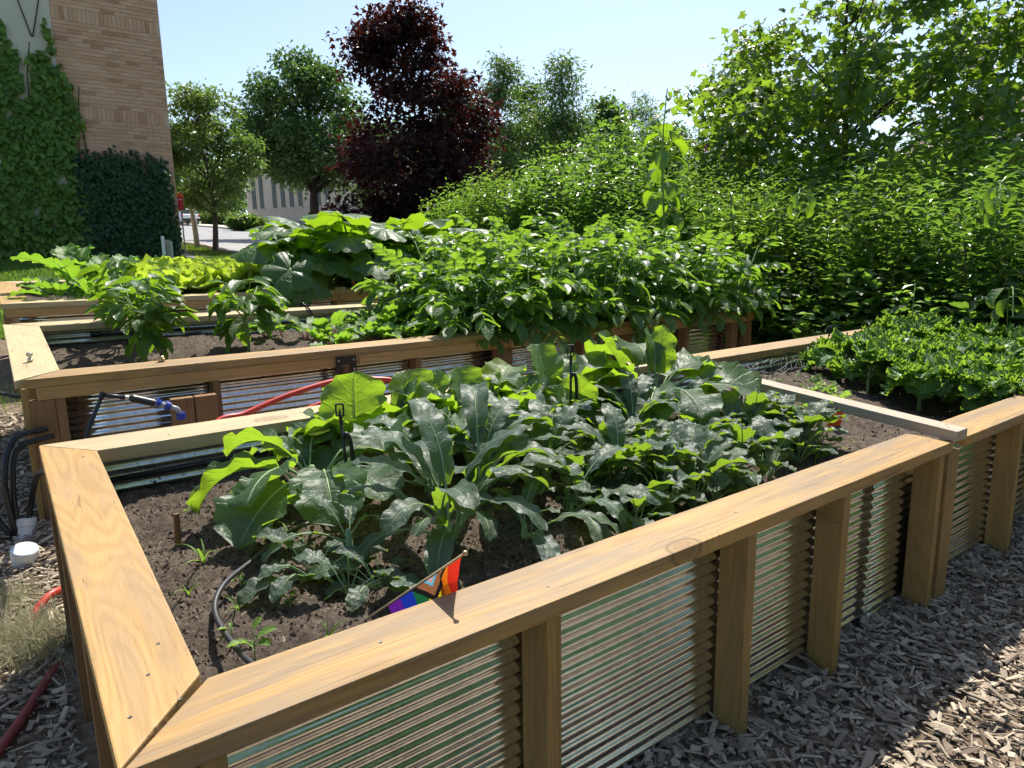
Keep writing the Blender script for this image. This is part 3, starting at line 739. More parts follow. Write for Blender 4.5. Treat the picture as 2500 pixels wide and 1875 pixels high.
# row of far trees behind the maroon maple
for i, (px, D, h, w, lab) in enumerate([(1130, 27, 5.6, 1.5, 'tall narrow green tree just right of the maroon maple'), (1235, 26, 6.6, 1.35, 'narrow upright tree, left of two tall spires behind the hedge'), (1300, 29, 6.3, 1.5, 'lower green tree between the two narrow spires'),
                                  (1375, 26, 6.6, 1.5, 'narrow upright tree with the highest tip behind the hedge'), (1465, 30, 5.9, 1.4, 'rounded green tree above the small grey roof'), (1560, 33, 6.6, 1.6, 'dark green tree behind the chimney'), (1010, 34, 5.5, 2.6, 'low dark green tree seen behind the maroon maple'), (1180, 31, 4.6, 1.9, 'bushy tree filling the gap right of the maroon maple'), (1330, 32, 5.0, 1.7, 'bushy tree filling the gap between the narrow spires'), (1425, 34, 5.2, 1.9, 'bushy tree just left of the small grey garage'), (1620, 36, 5.6, 2.0, 'distant tree just right of the chimney')]):
    tree('background_tree', lab, 'tree', ground_at(px, D), h, .5, cone(w) if i in (0, 1, 3) else dome(w, .6), 70, .46, 34, 8, .19, 'long' if i % 2 else 'oval2', M['treeC'], M['bark'], 50+i, .1, group='trees behind the hedge', spread=.2)
# maple at the right
tree('maple_tree', 'broad green maple with dark forked trunk behind the hedge at right', 'tree', ground_at(2085, 12), 7.2, 1.2, dome(2.5, .42), 76, .60, 32, 9, .15, 'maple', M['maple'], M['barkdark'], 61, .085, spread=.17,
     lobes=[((-1.4, 1.5, 1.6), .6), ((-1.9, 1.3, 2.4), .6), ((-1.2, 1.2, 3.2), .6), ((1.1, -1.5, 3.0), .6), ((1.7, -1.8, 3.8), .6)])

# hedge of upright shoots along the right side
def shrub(name, label, loc, w, d, h, ns, nlv, size, mat, seed, kind='long', group='shrubs of the hedge', lean=.28):
    r = np.random.default_rng(seed); t = thing(name, label, 'shrub', loc, 0, group)
    P = []; A = []; N = []; s = []; st = MB()
    for i in range(ns):
        a = r.uniform(0, 6.28); q = math.sqrt(r.random()); bx, by = q*w/2*math.cos(a), q*d/2*math.sin(a)
        hh = h*r.uniform(.55, 1.08)*(1-.28*q*q)
        top = np.array([bx*(1+lean)+r.normal(0, .08), by*(1+lean)+r.normal(0, .08), hh])
        b0 = np.array([bx*.55, by*.55, 0]); mid = (b0+top)/2+np.array([bx*.18, by*.18, 0])
        if i % 9 == 0: st.tube([b0, mid, top], [.010, .006, .002], 4)
        tt = np.linspace(.10, 1, nlv)+r.normal(0, .01, nlv); tt = np.clip(tt, 0, 1)[:, None]
        c = (1-tt)**2*b0+2*tt*(1-tt)*mid+tt**2*top
        ang = np.arange(nlv)*2.4+r.uniform(0, 6)
        out = np.stack([np.cos(ang), np.sin(ang), np.full(nlv, .35)], 1)+r.normal(0, .25, (nlv, 3))
        P.append(c+out*.012+r.normal(0, .03, (nlv, 3))*(1-tt)); A.append(out); N.append(np.stack([-np.cos(ang)*.4, -np.sin(ang)*.4, np.ones(nlv)], 1)+r.normal(0, .35, (nlv, 3)))
        s.append(size*r.uniform(.6, 1.25, nlv)*np.where(tt[:, 0] > .93, .7, 1)*(1.55 if i % 8 == 0 else 1.0))
    P, A, N = map(np.concatenate, (P, A, N)); s = np.concatenate(s)
    V, F, c = leaf_cloud(P, A, N, s, kind, r)
    obj('foliage', mesh('foliage', V, F, mat, col=c), t); st.build('stem', M['woodstem'], t)
    return t
HX = 6.75
hd = [(-1.2, 2.0), (0.0, 1.95), (1.15, 2.0), (2.3, 1.95), (3.5, 1.85), (4.7, 2.0), (5.9, 2.2), (7.1, 2.25), (8.3, 2.05), (9.3, 1.85)]
hl = ['hedge shrub at the right edge of the picture, behind the curly kale', 'hedge shrub with narrow leaves behind the kale, just left of the right edge', 'tall bushy hedge shrub in front of the maple trunk', 'hedge shrub in deep shade beside the crossbar board', 'hedge shrub at the end of the middle bed', 'hedge shrub right of the tall single stem', 'hedge shrub with broad leaves round the tall single stem', 'broad leaved hedge shrub in front of the grey garage', 'yellowish hedge shrub left of the grey garage', 'yellow-green hedge shrub right of the maroon maple', 'last hedge shrub, below the maroon maple']
for i, (y, h) in enumerate(hd):
    x = HX+.12*math.sin(i*2.1)
    shrub('hedge_shrub', hl[i], (x, y, Tf(y)-.02), 1.5, 1.45, h, 470, 32, .105 if i in (6, 7) else .10, M['hedge2'] if i in (3, 4, 8, 9) else M['hedge'], 70+i, 'oval2' if i in (6, 7) else 'long2')
for i, (y, h) in enumerate([(-.6, 2.25), (.9, 2.2), (2.4, 2.2), (3.9, 2.05), (5.4, 2.3), (6.9, 2.4), (8.4, 2.25)]):  # added back row, blocks the sun so the front hedge darkens low down
    src = [o for o in COL.objects if o.name.startswith('hedge_shrub') and o.parent is None][(i*3+2) % 10]
    c_ = src.copy(); COL.objects.link(c_); c_.location = (HX+1.35, y, Tf(y)-.02); c_.rotation_euler = (0, 0, 1.3+i*1.9); c_.scale = (1.08, 1.08, h/1.85)
    c_['label'] = 'hedge shrub of the added back row that shades the front row'; c_['group'] = 'back row added to shade the hedge'
    for ch in src.children:
        d_ = ch.copy(); COL.objects.link(d_); d_.parent = c_
shrub('front_shrub', 'dark broad leaved shrub low in the shade behind the kale bed', (6.1, 1.5, Tf(1.5)), 1.0, 3.6, 1.05, 420, 18, .12, M['hedge'], 90, 'oval2', None)
shrub('front_shrub', 'dark low shrub between the middle bed and the hedge', (5.9, 4.2, Tf(4.2)), .8, 2.6, 1.0, 330, 18, .12, M['hedge'], 91, 'oval2', None)
for i, (px, D, w, h, lab) in enumerate([(612, 52, 2.6, 1.1, 'clipped bush beside the beige building'), (545, 92, 5.5, 1.8, 'low bush by the far pavement behind the street tree')]):
    g_ = ground_at(px, D); shrub('roadside_bush', lab, g_, w, 2.4, h, 200, 18, .3, M['treeA'], 95+i, 'oval2', None, .05)
# trees far along the street, filling the distance
for i, (px, D, h, w, lab) in enumerate([(440, 96, 9, 4.2, 'far green tree behind the parked car, beside the brick corner'), (500, 104, 9, 4.5, 'far green tree at the end of the street'), (575, 110, 10, 5, 'far green tree left of the beige building')]):
    tree('street_tree', lab, 'tree', ground_at(px, D), h, .8, dome(w, .5), 26, 1.6, 40, 8, .55, 'oval2', M['treeC'], M['bark'], 100+i, .25, spread=.5)

# garden trees behind the viewer, mirrored in the steel sheets
for i, (x, y, h, w) in enumerate([(-4, -9, 5.5, 2.6), (0.5, -10, 6.2, 2.8), (5, -9.5, 5.6, 2.6), (10, -9, 6, 2.8), (15, -8, 5.5, 2.6)]):
    tree('garden_tree', ['first', 'second', 'third', 'fourth', 'fifth'][i]+' tree of the green row behind the viewer, mirrored in the steel', 'tree', (x, y, Tf(y)), h, .3, dome(w, .4), 34, 1.1, 26, 7, .42, 'oval2', M['treeA'], M['bark'], 120+i, .15, group='row of trees behind the viewer', spread=.35)

# ---- houses
def win_mat():
    g = G('dark_window'); return g.done(g.pbsdf(c=(.03, .035, .04), r=.08, spec=.6))
M['glass'] = win_mat()
M['stone'] = simple('beige_stone', (.56, .46, .38), .9, var=.1, nsc=1.2)
M['paint'] = simple('white_paint', (.75, .74, .71), .6, var=.04)
M['cream'] = simple('cream_siding', (.62, .58, .50), .7, var=.05)
def roof_mat(name, a, b):
    g = G(name); v = g.coord('Object')
    br = g.n('TexBrick', {'Vector': g.maps(v, (1, 1, 1)), 'Color1': tuple(a)+(1,), 'Color2': tuple(b)+(1,), 'Mortar': tuple(x*.55 for x in a)+(1,), 'Scale': 1.0, 'Mortar Size': .012, 'Brick Width': .35, 'Row Height': .14}).outputs[0]
    return g.done(g.pbsdf(c=g.mix(g.math('MULTIPLY', g.noise(v, 6, 4), .4), br, tuple(x*.7 for x in a)), r=.9, spec=.2))
M['roofgrey'] = roof_mat('grey_shingle', (.19, .19, .20), (.26, .26, .27))
M['roofbrown'] = roof_mat('brown_shingle', (.17, .125, .11), (.23, .17, .15))
M['redbrick'] = simple('red_brown_brick', (.22, .09, .055), .9, var=.3, nsc=6)
def plank(name, a, b, za, zb, th, mat, parent, inset=0):
    """upright slab between two ground points (local)"""
    a = Vector(a); b = Vector(b); d = (b-a).normalized(); n = Vector((d.y, -d.x))
    V = []
    for z in (za, zb):
        for p, s in ((a, -inset), (b, -inset), (b, th), (a, th)): q = p-n*s; V.append((q.x, q.y, z))
    return obj(name, mesh(name, V, [(3, 2, 1, 0), (4, 5, 6, 7), (0, 1, 5, 4), (1, 2, 6, 5), (2, 3, 7, 6), (3, 0, 4, 7)], mat), parent)
# beige building with narrow windows
pa = ground_at(612, 62); pb = ground_at(930, 53)
bb = thing('beige_building', 'beige stone building with tall narrow windows across the street', 'building', (pa.x, pa.y, pa.z))
A2 = Vector((0, 0)); B2 = Vector((pb.x-pa.x, pb.y-pa.y)); L2 = B2.length; d2 = B2/L2; n2 = Vector((d2.y, -d2.x))
if n2.dot(Vector((pa.x, pa.y))) > 0: n2 = -n2
MB().add([(A2.x, A2.y, -1), (B2.x, B2.y, -1), (B2.x-n2.x*10, B2.y-n2.y*10, -1), (A2.x-n2.x*10, A2.y-n2.y*10, -1)]+[(A2.x, A2.y, 6.2), (B2.x, B2.y, 6.2), (B2.x-n2.x*10, B2.y-n2.y*10, 6.2), (A2.x-n2.x*10, A2.y-n2.y*10, 6.2)],
         [(0, 1, 5, 4), (1, 2, 6, 5), (2, 3, 7, 6), (3, 0, 4, 7), (4, 5, 6, 7)]).build('wall', M['stone'], bb)
def onwall(nm, u0, u1, za, zb, th, mat, parent):
    V = []
    for z in (za, zb):
        for u, o in ((u0, .02), (u1, .02), (u1, -th), (u0, -th)): p = d2*u-n2*o; V.append((p.x, p.y, z))
    return obj(nm, mesh(nm, V, [(3, 2, 1, 0), (4, 5, 6, 7), (0, 1, 5, 4), (1, 2, 6, 5), (2, 3, 7, 6), (3, 0, 4, 7)], mat), parent)
for u in (.62, 1.45, 2.85, 3.75, 4.65, 5.55, 7.4, 8.3):
    w_ = onwall('window', u, u+.42, 1.55, 4.6, .03, M['glass'], bb)
    onwall('sill', u-.05, u+.47, 1.42, 1.55, .10, M['stone'], w_)
onwall('plinth', 0, L2, -.8, .45, .15, M['kerb'], bb)
# grey-roofed garage and house, brick house
def house(name, label, px0, px1, D0, D1, wall_h, roof_h, depth, wm, rm, over=.35):
    a = ground_at(px0, D0); b = ground_at(px1, D1); t = thing(name, label, 'house', (a.x, a.y, min(a.z, b.z)))
    e = Vector((b.x-a.x, b.y-a.y)); L = e.length; d = e/L; n = Vector((-d.y, d.x))
    if n.dot(Vector((a.x, a.y))) < 0: n = -n
    P = lambda u, v, z: (d.x*u+n.x*v, d.y*u+n.y*v, z)
    V = [P(0, 0, -.5), P(L, 0, -.5), P(L, depth, -.5), P(0, depth, -.5), P(0, 0, wall_h), P(L, 0, wall_h), P(L, depth, wall_h), P(0, depth, wall_h)]
    obj('wall', mesh('wall', V, [(0, 1, 5, 4), (1, 2, 6, 5), (2, 3, 7, 6), (3, 0, 4, 7)], wm), t)
    o = over; hz = wall_h-.08; m_ = depth/2
    V = [P(-o, -o, hz), P(L+o, -o, hz), P(L+o, depth+o, hz), P(-o, depth+o, hz), P(m_*.9, m_, hz+roof_h), P(L-m_*.9, m_, hz+roof_h)]
    V += [(x, y, z+.14) for x, y, z in V]
    F = [(6, 7, 11, 10), (7, 8, 11), (8, 9, 10, 11), (9, 6, 10), (0, 1, 7, 6), (1, 2, 8, 7), (2, 3, 9, 8), (3, 0, 6, 9), (0, 3, 2, 1)]
    obj('roof', mesh('roof', V, F, rm), t)
    V = [P(-o-.05, -o-.06, hz-.02), P(L+o, -o-.06, hz-.02), P(L+o, -o-.005, hz-.02), P(-o-.05, -o-.005, hz-.02)]; V += [(x, y, z+.13) for x, y, z in V]
    obj('gutter', mesh('gutter', V, [(0, 1, 5, 4), (1, 2, 6, 5), (2, 3, 7, 6), (3, 0, 4, 7), (4, 5, 6, 7), (3, 2, 1, 0)], M['paint']), t)
    return t, P, L
t, P, L = house('garage', 'small pale garage with grey shingle roof behind the hedge', 1428, 1520, 24, 23, 2.15, .95, 3.2, M['cream'], M['roofgrey'], .2)
t, P, L = house('neighbour_house', 'house with grey shingle roof left of the maple', 1590, 1820, 22, 20.5, 2.4, 1.75, 5, M['cream'], M['roofgrey'])
V = [P(.2, 2.5, 2.6), P(.65, 2.5, 2.6), P(.65, 3.0, 2.6), P(.2, 3.0, 2.6)]; V += [(x, y, z+1.3) for x, y, z in V]
ch = obj('chimney', mesh('chimney', V, [(0, 1, 5, 4), (1, 2, 6, 5), (2, 3, 7, 6), (3, 0, 4, 7), (4, 5, 6, 7)], M['redbrick']), t)
MB().lathe([(.1, 0), (.1, .25), (.07, .27)], 8, c=P(.42, 2.75, 3.9)).build('flue', M['greyp'], ch)
t, P, L = house('brick_house', 'brown brick house with brown shingle roof behind the maple at right', 2180, 2760, 17.5, 14, 2.95, 2.3, 6, M['redbrick'], M['roofbrown'])
for u in (1.5, 4.2):
    V = [P(u, -.03, 1.2), P(u+1.1, -.03, 1.2), P(u+1.1, .05, 1.2), P(u, .05, 1.2)]; V += [(x, y, z+1.15) for x, y, z in V]
    w_ = obj('window', mesh('window', V, [(0, 1, 5, 4), (1, 2, 6, 5), (2, 3, 7, 6), (3, 0, 4, 7), (4, 5, 6, 7)], M['glass']), t)
    for (ua, ub, za, zb) in ((-.08, 0, 1.1, 2.45), (1.1, 1.18, 1.1, 2.45), (0, 1.1, 2.35, 2.45), (0, 1.1, 1.1, 1.2), (.53, .58, 1.2, 2.35)):
        V = [P(u+ua, -.07, za), P(u+ub, -.07, za), P(u+ub, .0, za), P(u+ua, .0, za)]; V += [(x, y, z+zb-za) for x, y, z in V]
        obj('frame', mesh('frame', V, [(0, 1, 5, 4), (1, 2, 6, 5), (2, 3, 7, 6), (3, 0, 4, 7), (4, 5, 6, 7), (3, 2, 1, 0)], M['paint']), w_)

# ---- street furniture and car
pp = ground_at(487, 21.4)
t = thing('utility_post', 'weathered wooden post standing on the grass verge beside the street tree', 'post', pp)
MB().tube([(-.05, 0, -.2), (-.07, 0, .5), (-.10, 0, 1.15)], [.075, .072, .07], 10).build('post', M['kerb'], t, smooth=True)
pp = ground_at(402, 15.6)
t = thing('garden_sign', 'small grey post with dark board in front of the ivy', 'sign', pp)
MB().box(-.05, .0, -.03, .03, -.1, .62).build('post', M['paint'], t); MB().box(.025, .11, -.02, .25, .05, .55).build('board', M['kerb'], t); MB().box(.112, .135, -.03, .26, 0, .52).build('board', M['cream'], t)
p = at(443, 496, 18.6); gz = Tf(p.y)
t = thing('street_sign', 'red street sign half hidden behind the brick corner', 'sign', (p.x, p.y, gz))
M['signred'] = simple('red_sign_paint', (.5, .012, .02), .4, var=.08)
MB().box(-.22, .04, -.008, .008, p.z-gz-.15, p.z-gz+.14).build('panel', M['signred'], t, rot=(0, 0, -.35)); MB().tube([(-.09, .03, -.2), (-.09, .03, p.z-gz+.16)], .02, 8).build('pole', M['steel'], t)
for q in range(3): MB().box(-.19, .015, -.011, -.0085, p.z-gz+.07-.06*q, p.z-gz+.085-.06*q).build('lettering', M['signred'] if q > 1 else M['label'], t, rot=(0, 0, -.35)) if q < 1 else None
p2 = at(439, 478, 18.9)
t = thing('warning_lamp', 'orange warning lamp above the red street sign', 'lamp', (p2.x, p2.y, Tf(p2.y)))
h_ = p2.z-Tf(p2.y)
MB().lathe([(.03, h_-.06), (.075, h_-.045), (.08, h_), (.06, h_+.045), (.015, h_+.065)], 14).build('lens', M['orange'], t, smooth=True); MB().tube([(0, 0, -.2), (0, 0, h_-.06)], .018, 8).build('pole', M['steel'], t)

# parked car, seen from behind
cp = ground_at(455, 84)
t = thing('parked_car', 'white parked car far down the street, seen from behind', 'car', cp, .12)
M['carpaint'] = simple('white_car_paint', (.72, .73, .75), .2, var=.03, spec=.6)
def carshape(xs, m):
    pass
prof_ = [(-2.2, .35), (-2.25, .75), (-2.15, 1.0), (-1.95, 1.12), (-1.55, 1.62), (-.9, 1.70), (.4, 1.66), (1.1, 1.15), (2.0, 1.0), (2.25, .8), (2.25, .35)]
V = []; 
for s, ins in ((-1, 0), (-1, 1), (1, 1), (1, 0)):
    for (y, z) in prof_:
        w_ = .92 if z < 1.13 else .92-.20*(z-1.13)/.55
        V.append((s*(w_-(0 if ins == 0 else .06)), y, z if ins == 0 else z+.015))
k = len(prof_); F = []
for a_ in range(3):
    for i in range(k-1): F.append((a_*k+i, a_*k+i+1, (a_+1)*k+i+1, (a_+1)*k+i))
F += [tuple(range(k-1, -1, -1)), tuple(3*k+i for i in range(k))]
obj('body', mesh('body', V, F, M['carpaint'], smooth=False), t)
obj('rear_window', mesh('rear_window', [(-.74, -2.00, 1.14), (.74, -2.00, 1.14), (.64, -1.64, 1.58), (-.64, -1.64, 1.58), (-.74, -1.9, 1.14), (.74, -1.9, 1.14), (.64, -1.5, 1.58), (-.64, -1.5, 1.58)], [(0, 1, 2, 3), (4, 7, 6, 5), (0, 4, 5, 1), (1, 5, 6, 2), (2, 6, 7, 3), (3, 7, 4, 0)], M['glass']), t)
for s in (-1, 1):
    MB().box(min(s*.93, s*.80), max(s*.93, s*.80), -2.24, -2.05, .78, 1.08).build('tail_light', M['signred'], t)
    for y in (-1.4, 1.4):
        w_ = MB().lathe([(.33, -.1), (.34, 0), (.33, .1)], 16, c=(s*.82, y, .34), rot=Matrix.Rotation(math.pi/2, 3, 'Y')).build('wheel', M['black'], t)
        MB().lathe([(.2, -.11), (.2, .11)], 12, c=(s*.82, y, .34), rot=Matrix.Rotation(math.pi/2, 3, 'Y')).build('rim', M['steel'], w_)
MB().box(-.9, .9, -2.33, -2.2, .38, .62).build('bumper', M['black'], t)
MB().box(-.26, .26, -2.27, -2.24, .76, .9).build('number_plate', M['label'], t)
# ---------------------------------------------------------------- vegetable leaves
def leaf_mesh(name, L, Wd, pet, prof, mats, bend=60, kink=-10, pbend=10, cup=.15, ruf=.08, rn=5, ruf_hi=0, rn_hi=14, edge=.05, nu=9, nv=14, seed=0, pr=.006, rib=True, twist=0, bite=0, ruf_p=2.2):
    """a petiole and a blade in one mesh: starts at the origin along +x, z is the upper side. angles in degrees"""
    r = np.random.default_rng(seed); V = []; F = []; UV = []; MI = []
    # midrib curve
    n1 = 6; pts = [np.zeros(3)]; ang = 0; dirs = []
    for i in range(n1):
        a = -pbend*(i/n1)*D2R; dirs.append(a); pts.append(pts[-1]+np.array([math.cos(a), 0, math.sin(a)])*pet/n1)
    vs = np.linspace(0, 1, nv); th = []; cur = [pts[-1].copy()]
    for i, v in enumerate(vs):
        a = (-pbend+kink-bend*v**1.2)*D2R; th.append(a)
        if i: cur.append(cur[-1]+np.array([math.cos((th[-1]+th[-2])/2), 0, math.sin((th[-1]+th[-2])/2)])*L/(nv-1))
    cur = np.array(cur); us = np.linspace(-1, 1, nu)
    ph = r.uniform(0, 6.28, 8); e1 = [r.uniform(0, 6.28, 4) for _ in (0, 1)]
    for i, v in enumerate(vs):
        w = prof(v)*Wd/2
        for u in us:
            sd = 0 if u < 0 else 1; q = abs(u); p = e1[sd]
            we = w*(1+edge*(math.sin(v*11+p[0])+.7*math.sin(v*23+p[1])+.5*math.sin(v*41+p[2])))
            if bite: we *= 1-bite*max(0, math.sin(v*17+p[3]))**3
            y = u*we
            z = cup*w*q**1.6*2 - .03*w*(1-q)
            z += ruf*Wd*q**1.7*math.sin(2*math.pi*rn*v+ph[sd]+u*1.3)
            xx = 0
            if ruf_hi:
                k = q**ruf_p
                z += ruf_hi*Wd*k*math.sin(2*math.pi*rn_hi*v+ph[2+sd]+q*2.0); xx = ruf_hi*Wd*.8*k*math.cos(2*math.pi*rn_hi*v*.93+ph[4+sd])
                y += ruf_hi*Wd*.5*k*math.sin(2*math.pi*rn_hi*1.31*v+ph[6+sd])
            tw = twist*v*D2R
            y, z = y*math.cos(tw)-z*math.sin(tw), y*math.sin(tw)+z*math.cos(tw)
            a = th[i]; V.append(cur[i]+np.array([math.cos(a), 0, math.sin(a)])*xx+np.array([-math.sin(a)*z, y, math.cos(a)*z])); UV.append((u*.5+.5, v))
    for i in range(nv-1):
        for j in range(nu-1):
            k = i*nu+j; F.append((k, k+nu, k+nu+1, k+1)); MI.append(0)
    # petiole and rib
    ribs = [(p, pr*(1.25-.45*i/n1)) for i, p in enumerate(pts)]
    if rib: ribs += [(cur[i]-np.array([-math.sin(th[i]), 0, math.cos(th[i])])*pr*.35, pr*.8*(1-.9*vs[i])) for i in range(1, nv, 2)]
    P_ = [p for p, q in ribs]; R_ = [q for p, q in ribs]
    tb = MB().tube(P_, R_, 5, caps=False); n0 = len(V)
    V += tb.V; UV += [(.5, .5)]*len(tb.V); F += [tuple(i+n0 for i in f) for f in tb.F]; MI += [1]*len(tb.F)
    return mesh(name, V, F, mats, smooth=True, uv=UV, mi=MI)
nrm_ = lambda f: (lambda v: f(v)/max(f(x/40) for x in range(41)))
P_collard = nrm_(lambda v: (max(v, .0)+.03)**.55*(1-v**2.6)**.62)
P_round = nrm_(lambda v: (v+.02)**.42*(1-v**2.2)**.5)
P_strap = nrm_(lambda v: (v+.05)**.45*(1-v**4)**.6)
P_lance = nrm_(lambda v: (v+.01)**.75*(1-v)**.85+.0)
P_oval = nrm_(lambda v: (v+.01)**.6*(1-v**1.6)**.9)
P_blade = lambda v: (1-v**1.6)*.9+.02
def variants(n, **k):
    base = k.pop('seed'); out = []
    for i in range(n):
        r = random.Random(base+i); kk = dict(k)
        for key, amt in (('bend', 25), ('kink', 12), ('cup', .12)): kk[key] = kk.get(key, {'bend': 60, 'kink': -10, 'cup': .15}[key])+r.uniform(-amt, amt)
        kk['L'] = k['L']*r.uniform(.9, 1.1); kk['twist'] = r.uniform(-25, 25)
        out.append(leaf_mesh(seed=base+i, **kk))
    return out
collard_L = variants(6, name='collard_leaf', L=.23, Wd=.19, pet=.12, prof=P_round, mats=[M['collard'], M['kstem']], bend=70, kink=-18, cup=.12, ruf=.06, rn=3, ruf_hi=.018, rn_hi=8, edge=.05, nu=11, nv=16, pr=.0048, seed=200)
colup_L = variants(4, name='collard_leaf', L=.22, Wd=.19, pet=.12, prof=P_round, mats=[M['collard'], M['kstem']], bend=12, kink=2, cup=.10, ruf=.05, rn=3, ruf_hi=.018, rn_hi=8, edge=.05, nu=11, nv=16, pr=.0048, seed=215)
lobed_L = variants(4, name='collard_leaf', L=.30, Wd=.12, pet=.10, prof=P_collard, mats=[M['collard'], M['kstem']], bend=95, kink=-12, cup=.25, ruf=.10, rn=4, ruf_hi=.04, rn_hi=9, edge=.11, nu=11, nv=20, pr=.005, seed=230)
kale_L = variants(8, name='kale_leaf', L=.23, Wd=.074, pet=.11, prof=P_strap, mats=[M['kale'], M['kstem']], bend=85, kink=-6, cup=.02, ruf=.06, rn=4, ruf_hi=.014, rn_hi=8, edge=.022, nu=11, nv=30, pr=.0042, seed=260)
skale_L = variants(5, name='seedling_leaf', L=.075, Wd=.042, pet=.07, prof=P_oval, mats=[M['kale'], M['kstem']], bend=60, kink=-15, cup=.05, ruf=.08, rn=3, edge=.06, nu=7, nv=12, pr=.0016, seed=290)
scoll_L = variants(4, name='seedling_leaf', L=.07, Wd=.055, pet=.06, prof=P_round, mats=[M['collard'], M['kstem']], bend=40, kink=-20, cup=.15, ruf=.08, rn=2, edge=.06, nu=7, nv=8, pr=.0015, seed=300)
curly_L = variants(5, name='curly_kale_leaf', L=.15, Wd=.135, pet=.08, prof=P_collard, mats=[M['curly'], M['kstem']], bend=85, kink=-10, cup=.2, ruf=.10, rn=4, ruf_hi=.075, rn_hi=15, edge=.10, nu=27, nv=84, ruf_p=1.25, pr=.0045, seed=320)
pepper_L = variants(5, name='pepper_leaf', L=.115, Wd=.062, pet=.04, prof=P_oval, mats=[M['pepper'], M['stem']], bend=45, kink=-14, cup=.2, ruf=.03, rn=2, edge=.02, nu=7, nv=9, pr=.0018, seed=340)
beet_L = variants(5, name='beet_leaf', L=.115, Wd=.07, pet=.08, prof=P_oval, mats=[M['beet'], M['bstem']], bend=45, kink=-10, cup=.1, ruf=.10, rn=4, edge=.06, nu=7, nv=10, pr=.002, seed=360)
turnip_L = variants(4, name='turnip_leaf', L=.22, Wd=.11, pet=.12, prof=P_collard, mats=[M['beet'], M['stem']], bend=70, kink=-8, cup=.1, ruf=.10, rn=5, ruf_hi=.03, edge=.18, nu=9, nv=16, pr=.004, seed=370)
lett_L = variants(5, name='lettuce_leaf', L=.20, Wd=.17, pet=.01, prof=P_round, mats=[M['lettuce'], M['lettuce']], bend=25, kink=0, cup=.35, ruf=.16, rn=4, ruf_hi=.06, rn_hi=9, edge=.1, nu=13, nv=16, pr=.004, seed=380)
blade_L = variants(4, name='grass_blade', L=.13, Wd=.009, pet=.005, prof=P_blade, mats=[M['weed'], M['weed']], bend=95, kink=0, cup=.4, ruf=0, rn=1, edge=0, nu=3, nv=9, pr=.001, rib=False, seed=390)
weedb_L = variants(4, name='weed_leaf', L=.035, Wd=.018, pet=.012, prof=P_oval, mats=[M['weed'], M['stem']], bend=40, kink=-10, cup=.2, ruf=.05, rn=2, edge=.05, nu=5, nv=6, pr=.0009, seed=400)
feather_L = variants(3, name='weed_leaf', L=.06, Wd=.03, pet=.02, prof=P_lance, mats=[M['weed'], M['stem']], bend=40, kink=-10, cup=.1, ruf=.12, rn=5, edge=.55, nu=5, nv=14, pr=.001, seed=410)

def compound_leaf(seed):
    """potato leaf: a rachis with paired leaflets and a large end leaflet"""
    r = random.Random(seed); V = []; F = []; UV = []; MI = []
    L = .24; n = 9; rp = []; a = 0
    p = np.zeros(3); th = []
    bend = r.uniform(45, 85)
    for i in range(n):
        a = -bend*(i/(n-1))**1.3*D2R; th.append(a); rp.append(p.copy()); p = p+np.array([math.cos(a), 0, math.sin(a)])*L/(n-1)
    def leaflet(o, az, el, l, w):
        nu, nv = 5, 6; n0 = len(V); ca, sa = math.cos(az), math.sin(az); b = r.uniform(30, 80); q = np.zeros(2); ph = r.uniform(0, 6)
        for i in range(nv):
            v = i/(nv-1); ang = (el-b*v)*D2R
            if i: q = q+np.array([math.cos(ang), math.sin(ang)])*l/(nv-1)
            for j in range(nu):
                u = -1+2*j/(nu-1); y = u*w/2*P_oval(v); z = abs(u)**1.4*w*.16+.012*l*math.sin(v*9+u*2+ph)
                lx, lz = q[0]-math.sin(ang)*z, q[1]+math.cos(ang)*z
                V.append((o[0]+lx*ca-y*sa, o[1]+lx*sa+y*ca, o[2]+lz)); UV.append((u*.5+.5, v))
        for i in range(nv-1):
            for j in range(nu-1): k = n0+i*nu+j; F.append((k, k+nu, k+nu+1, k+1)); MI.append(0)
    for i, s in ((3, .75), (5, 1.0), (7, .95)):
        for sd in (-1, 1):
            leaflet(rp[i], sd*r.uniform(50, 75)*D2R, r.uniform(-5, 25)+th[i]/D2R*.4, .095*s*r.uniform(.85, 1.15), .055*s)
    leaflet(rp[-1], 0, th[-1]/D2R*.6+10, .115, .07)
    tb = MB().tube(rp, [.0028*(1-.6*i/(n-1)) for i in range(n)], 4, caps=False); n0 = len(V)
    V += tb.V; UV += [(.5, .5)]*len(tb.V); F += [tuple(i+n0 for i in f) for f in tb.F]; MI += [1]*len(tb.F)
    return mesh('potato_leaf', V, F, [M['potato'], M['stem']], smooth=True, uv=UV, mi=MI)
potato_L = [compound_leaf(500+i) for i in range(6)]

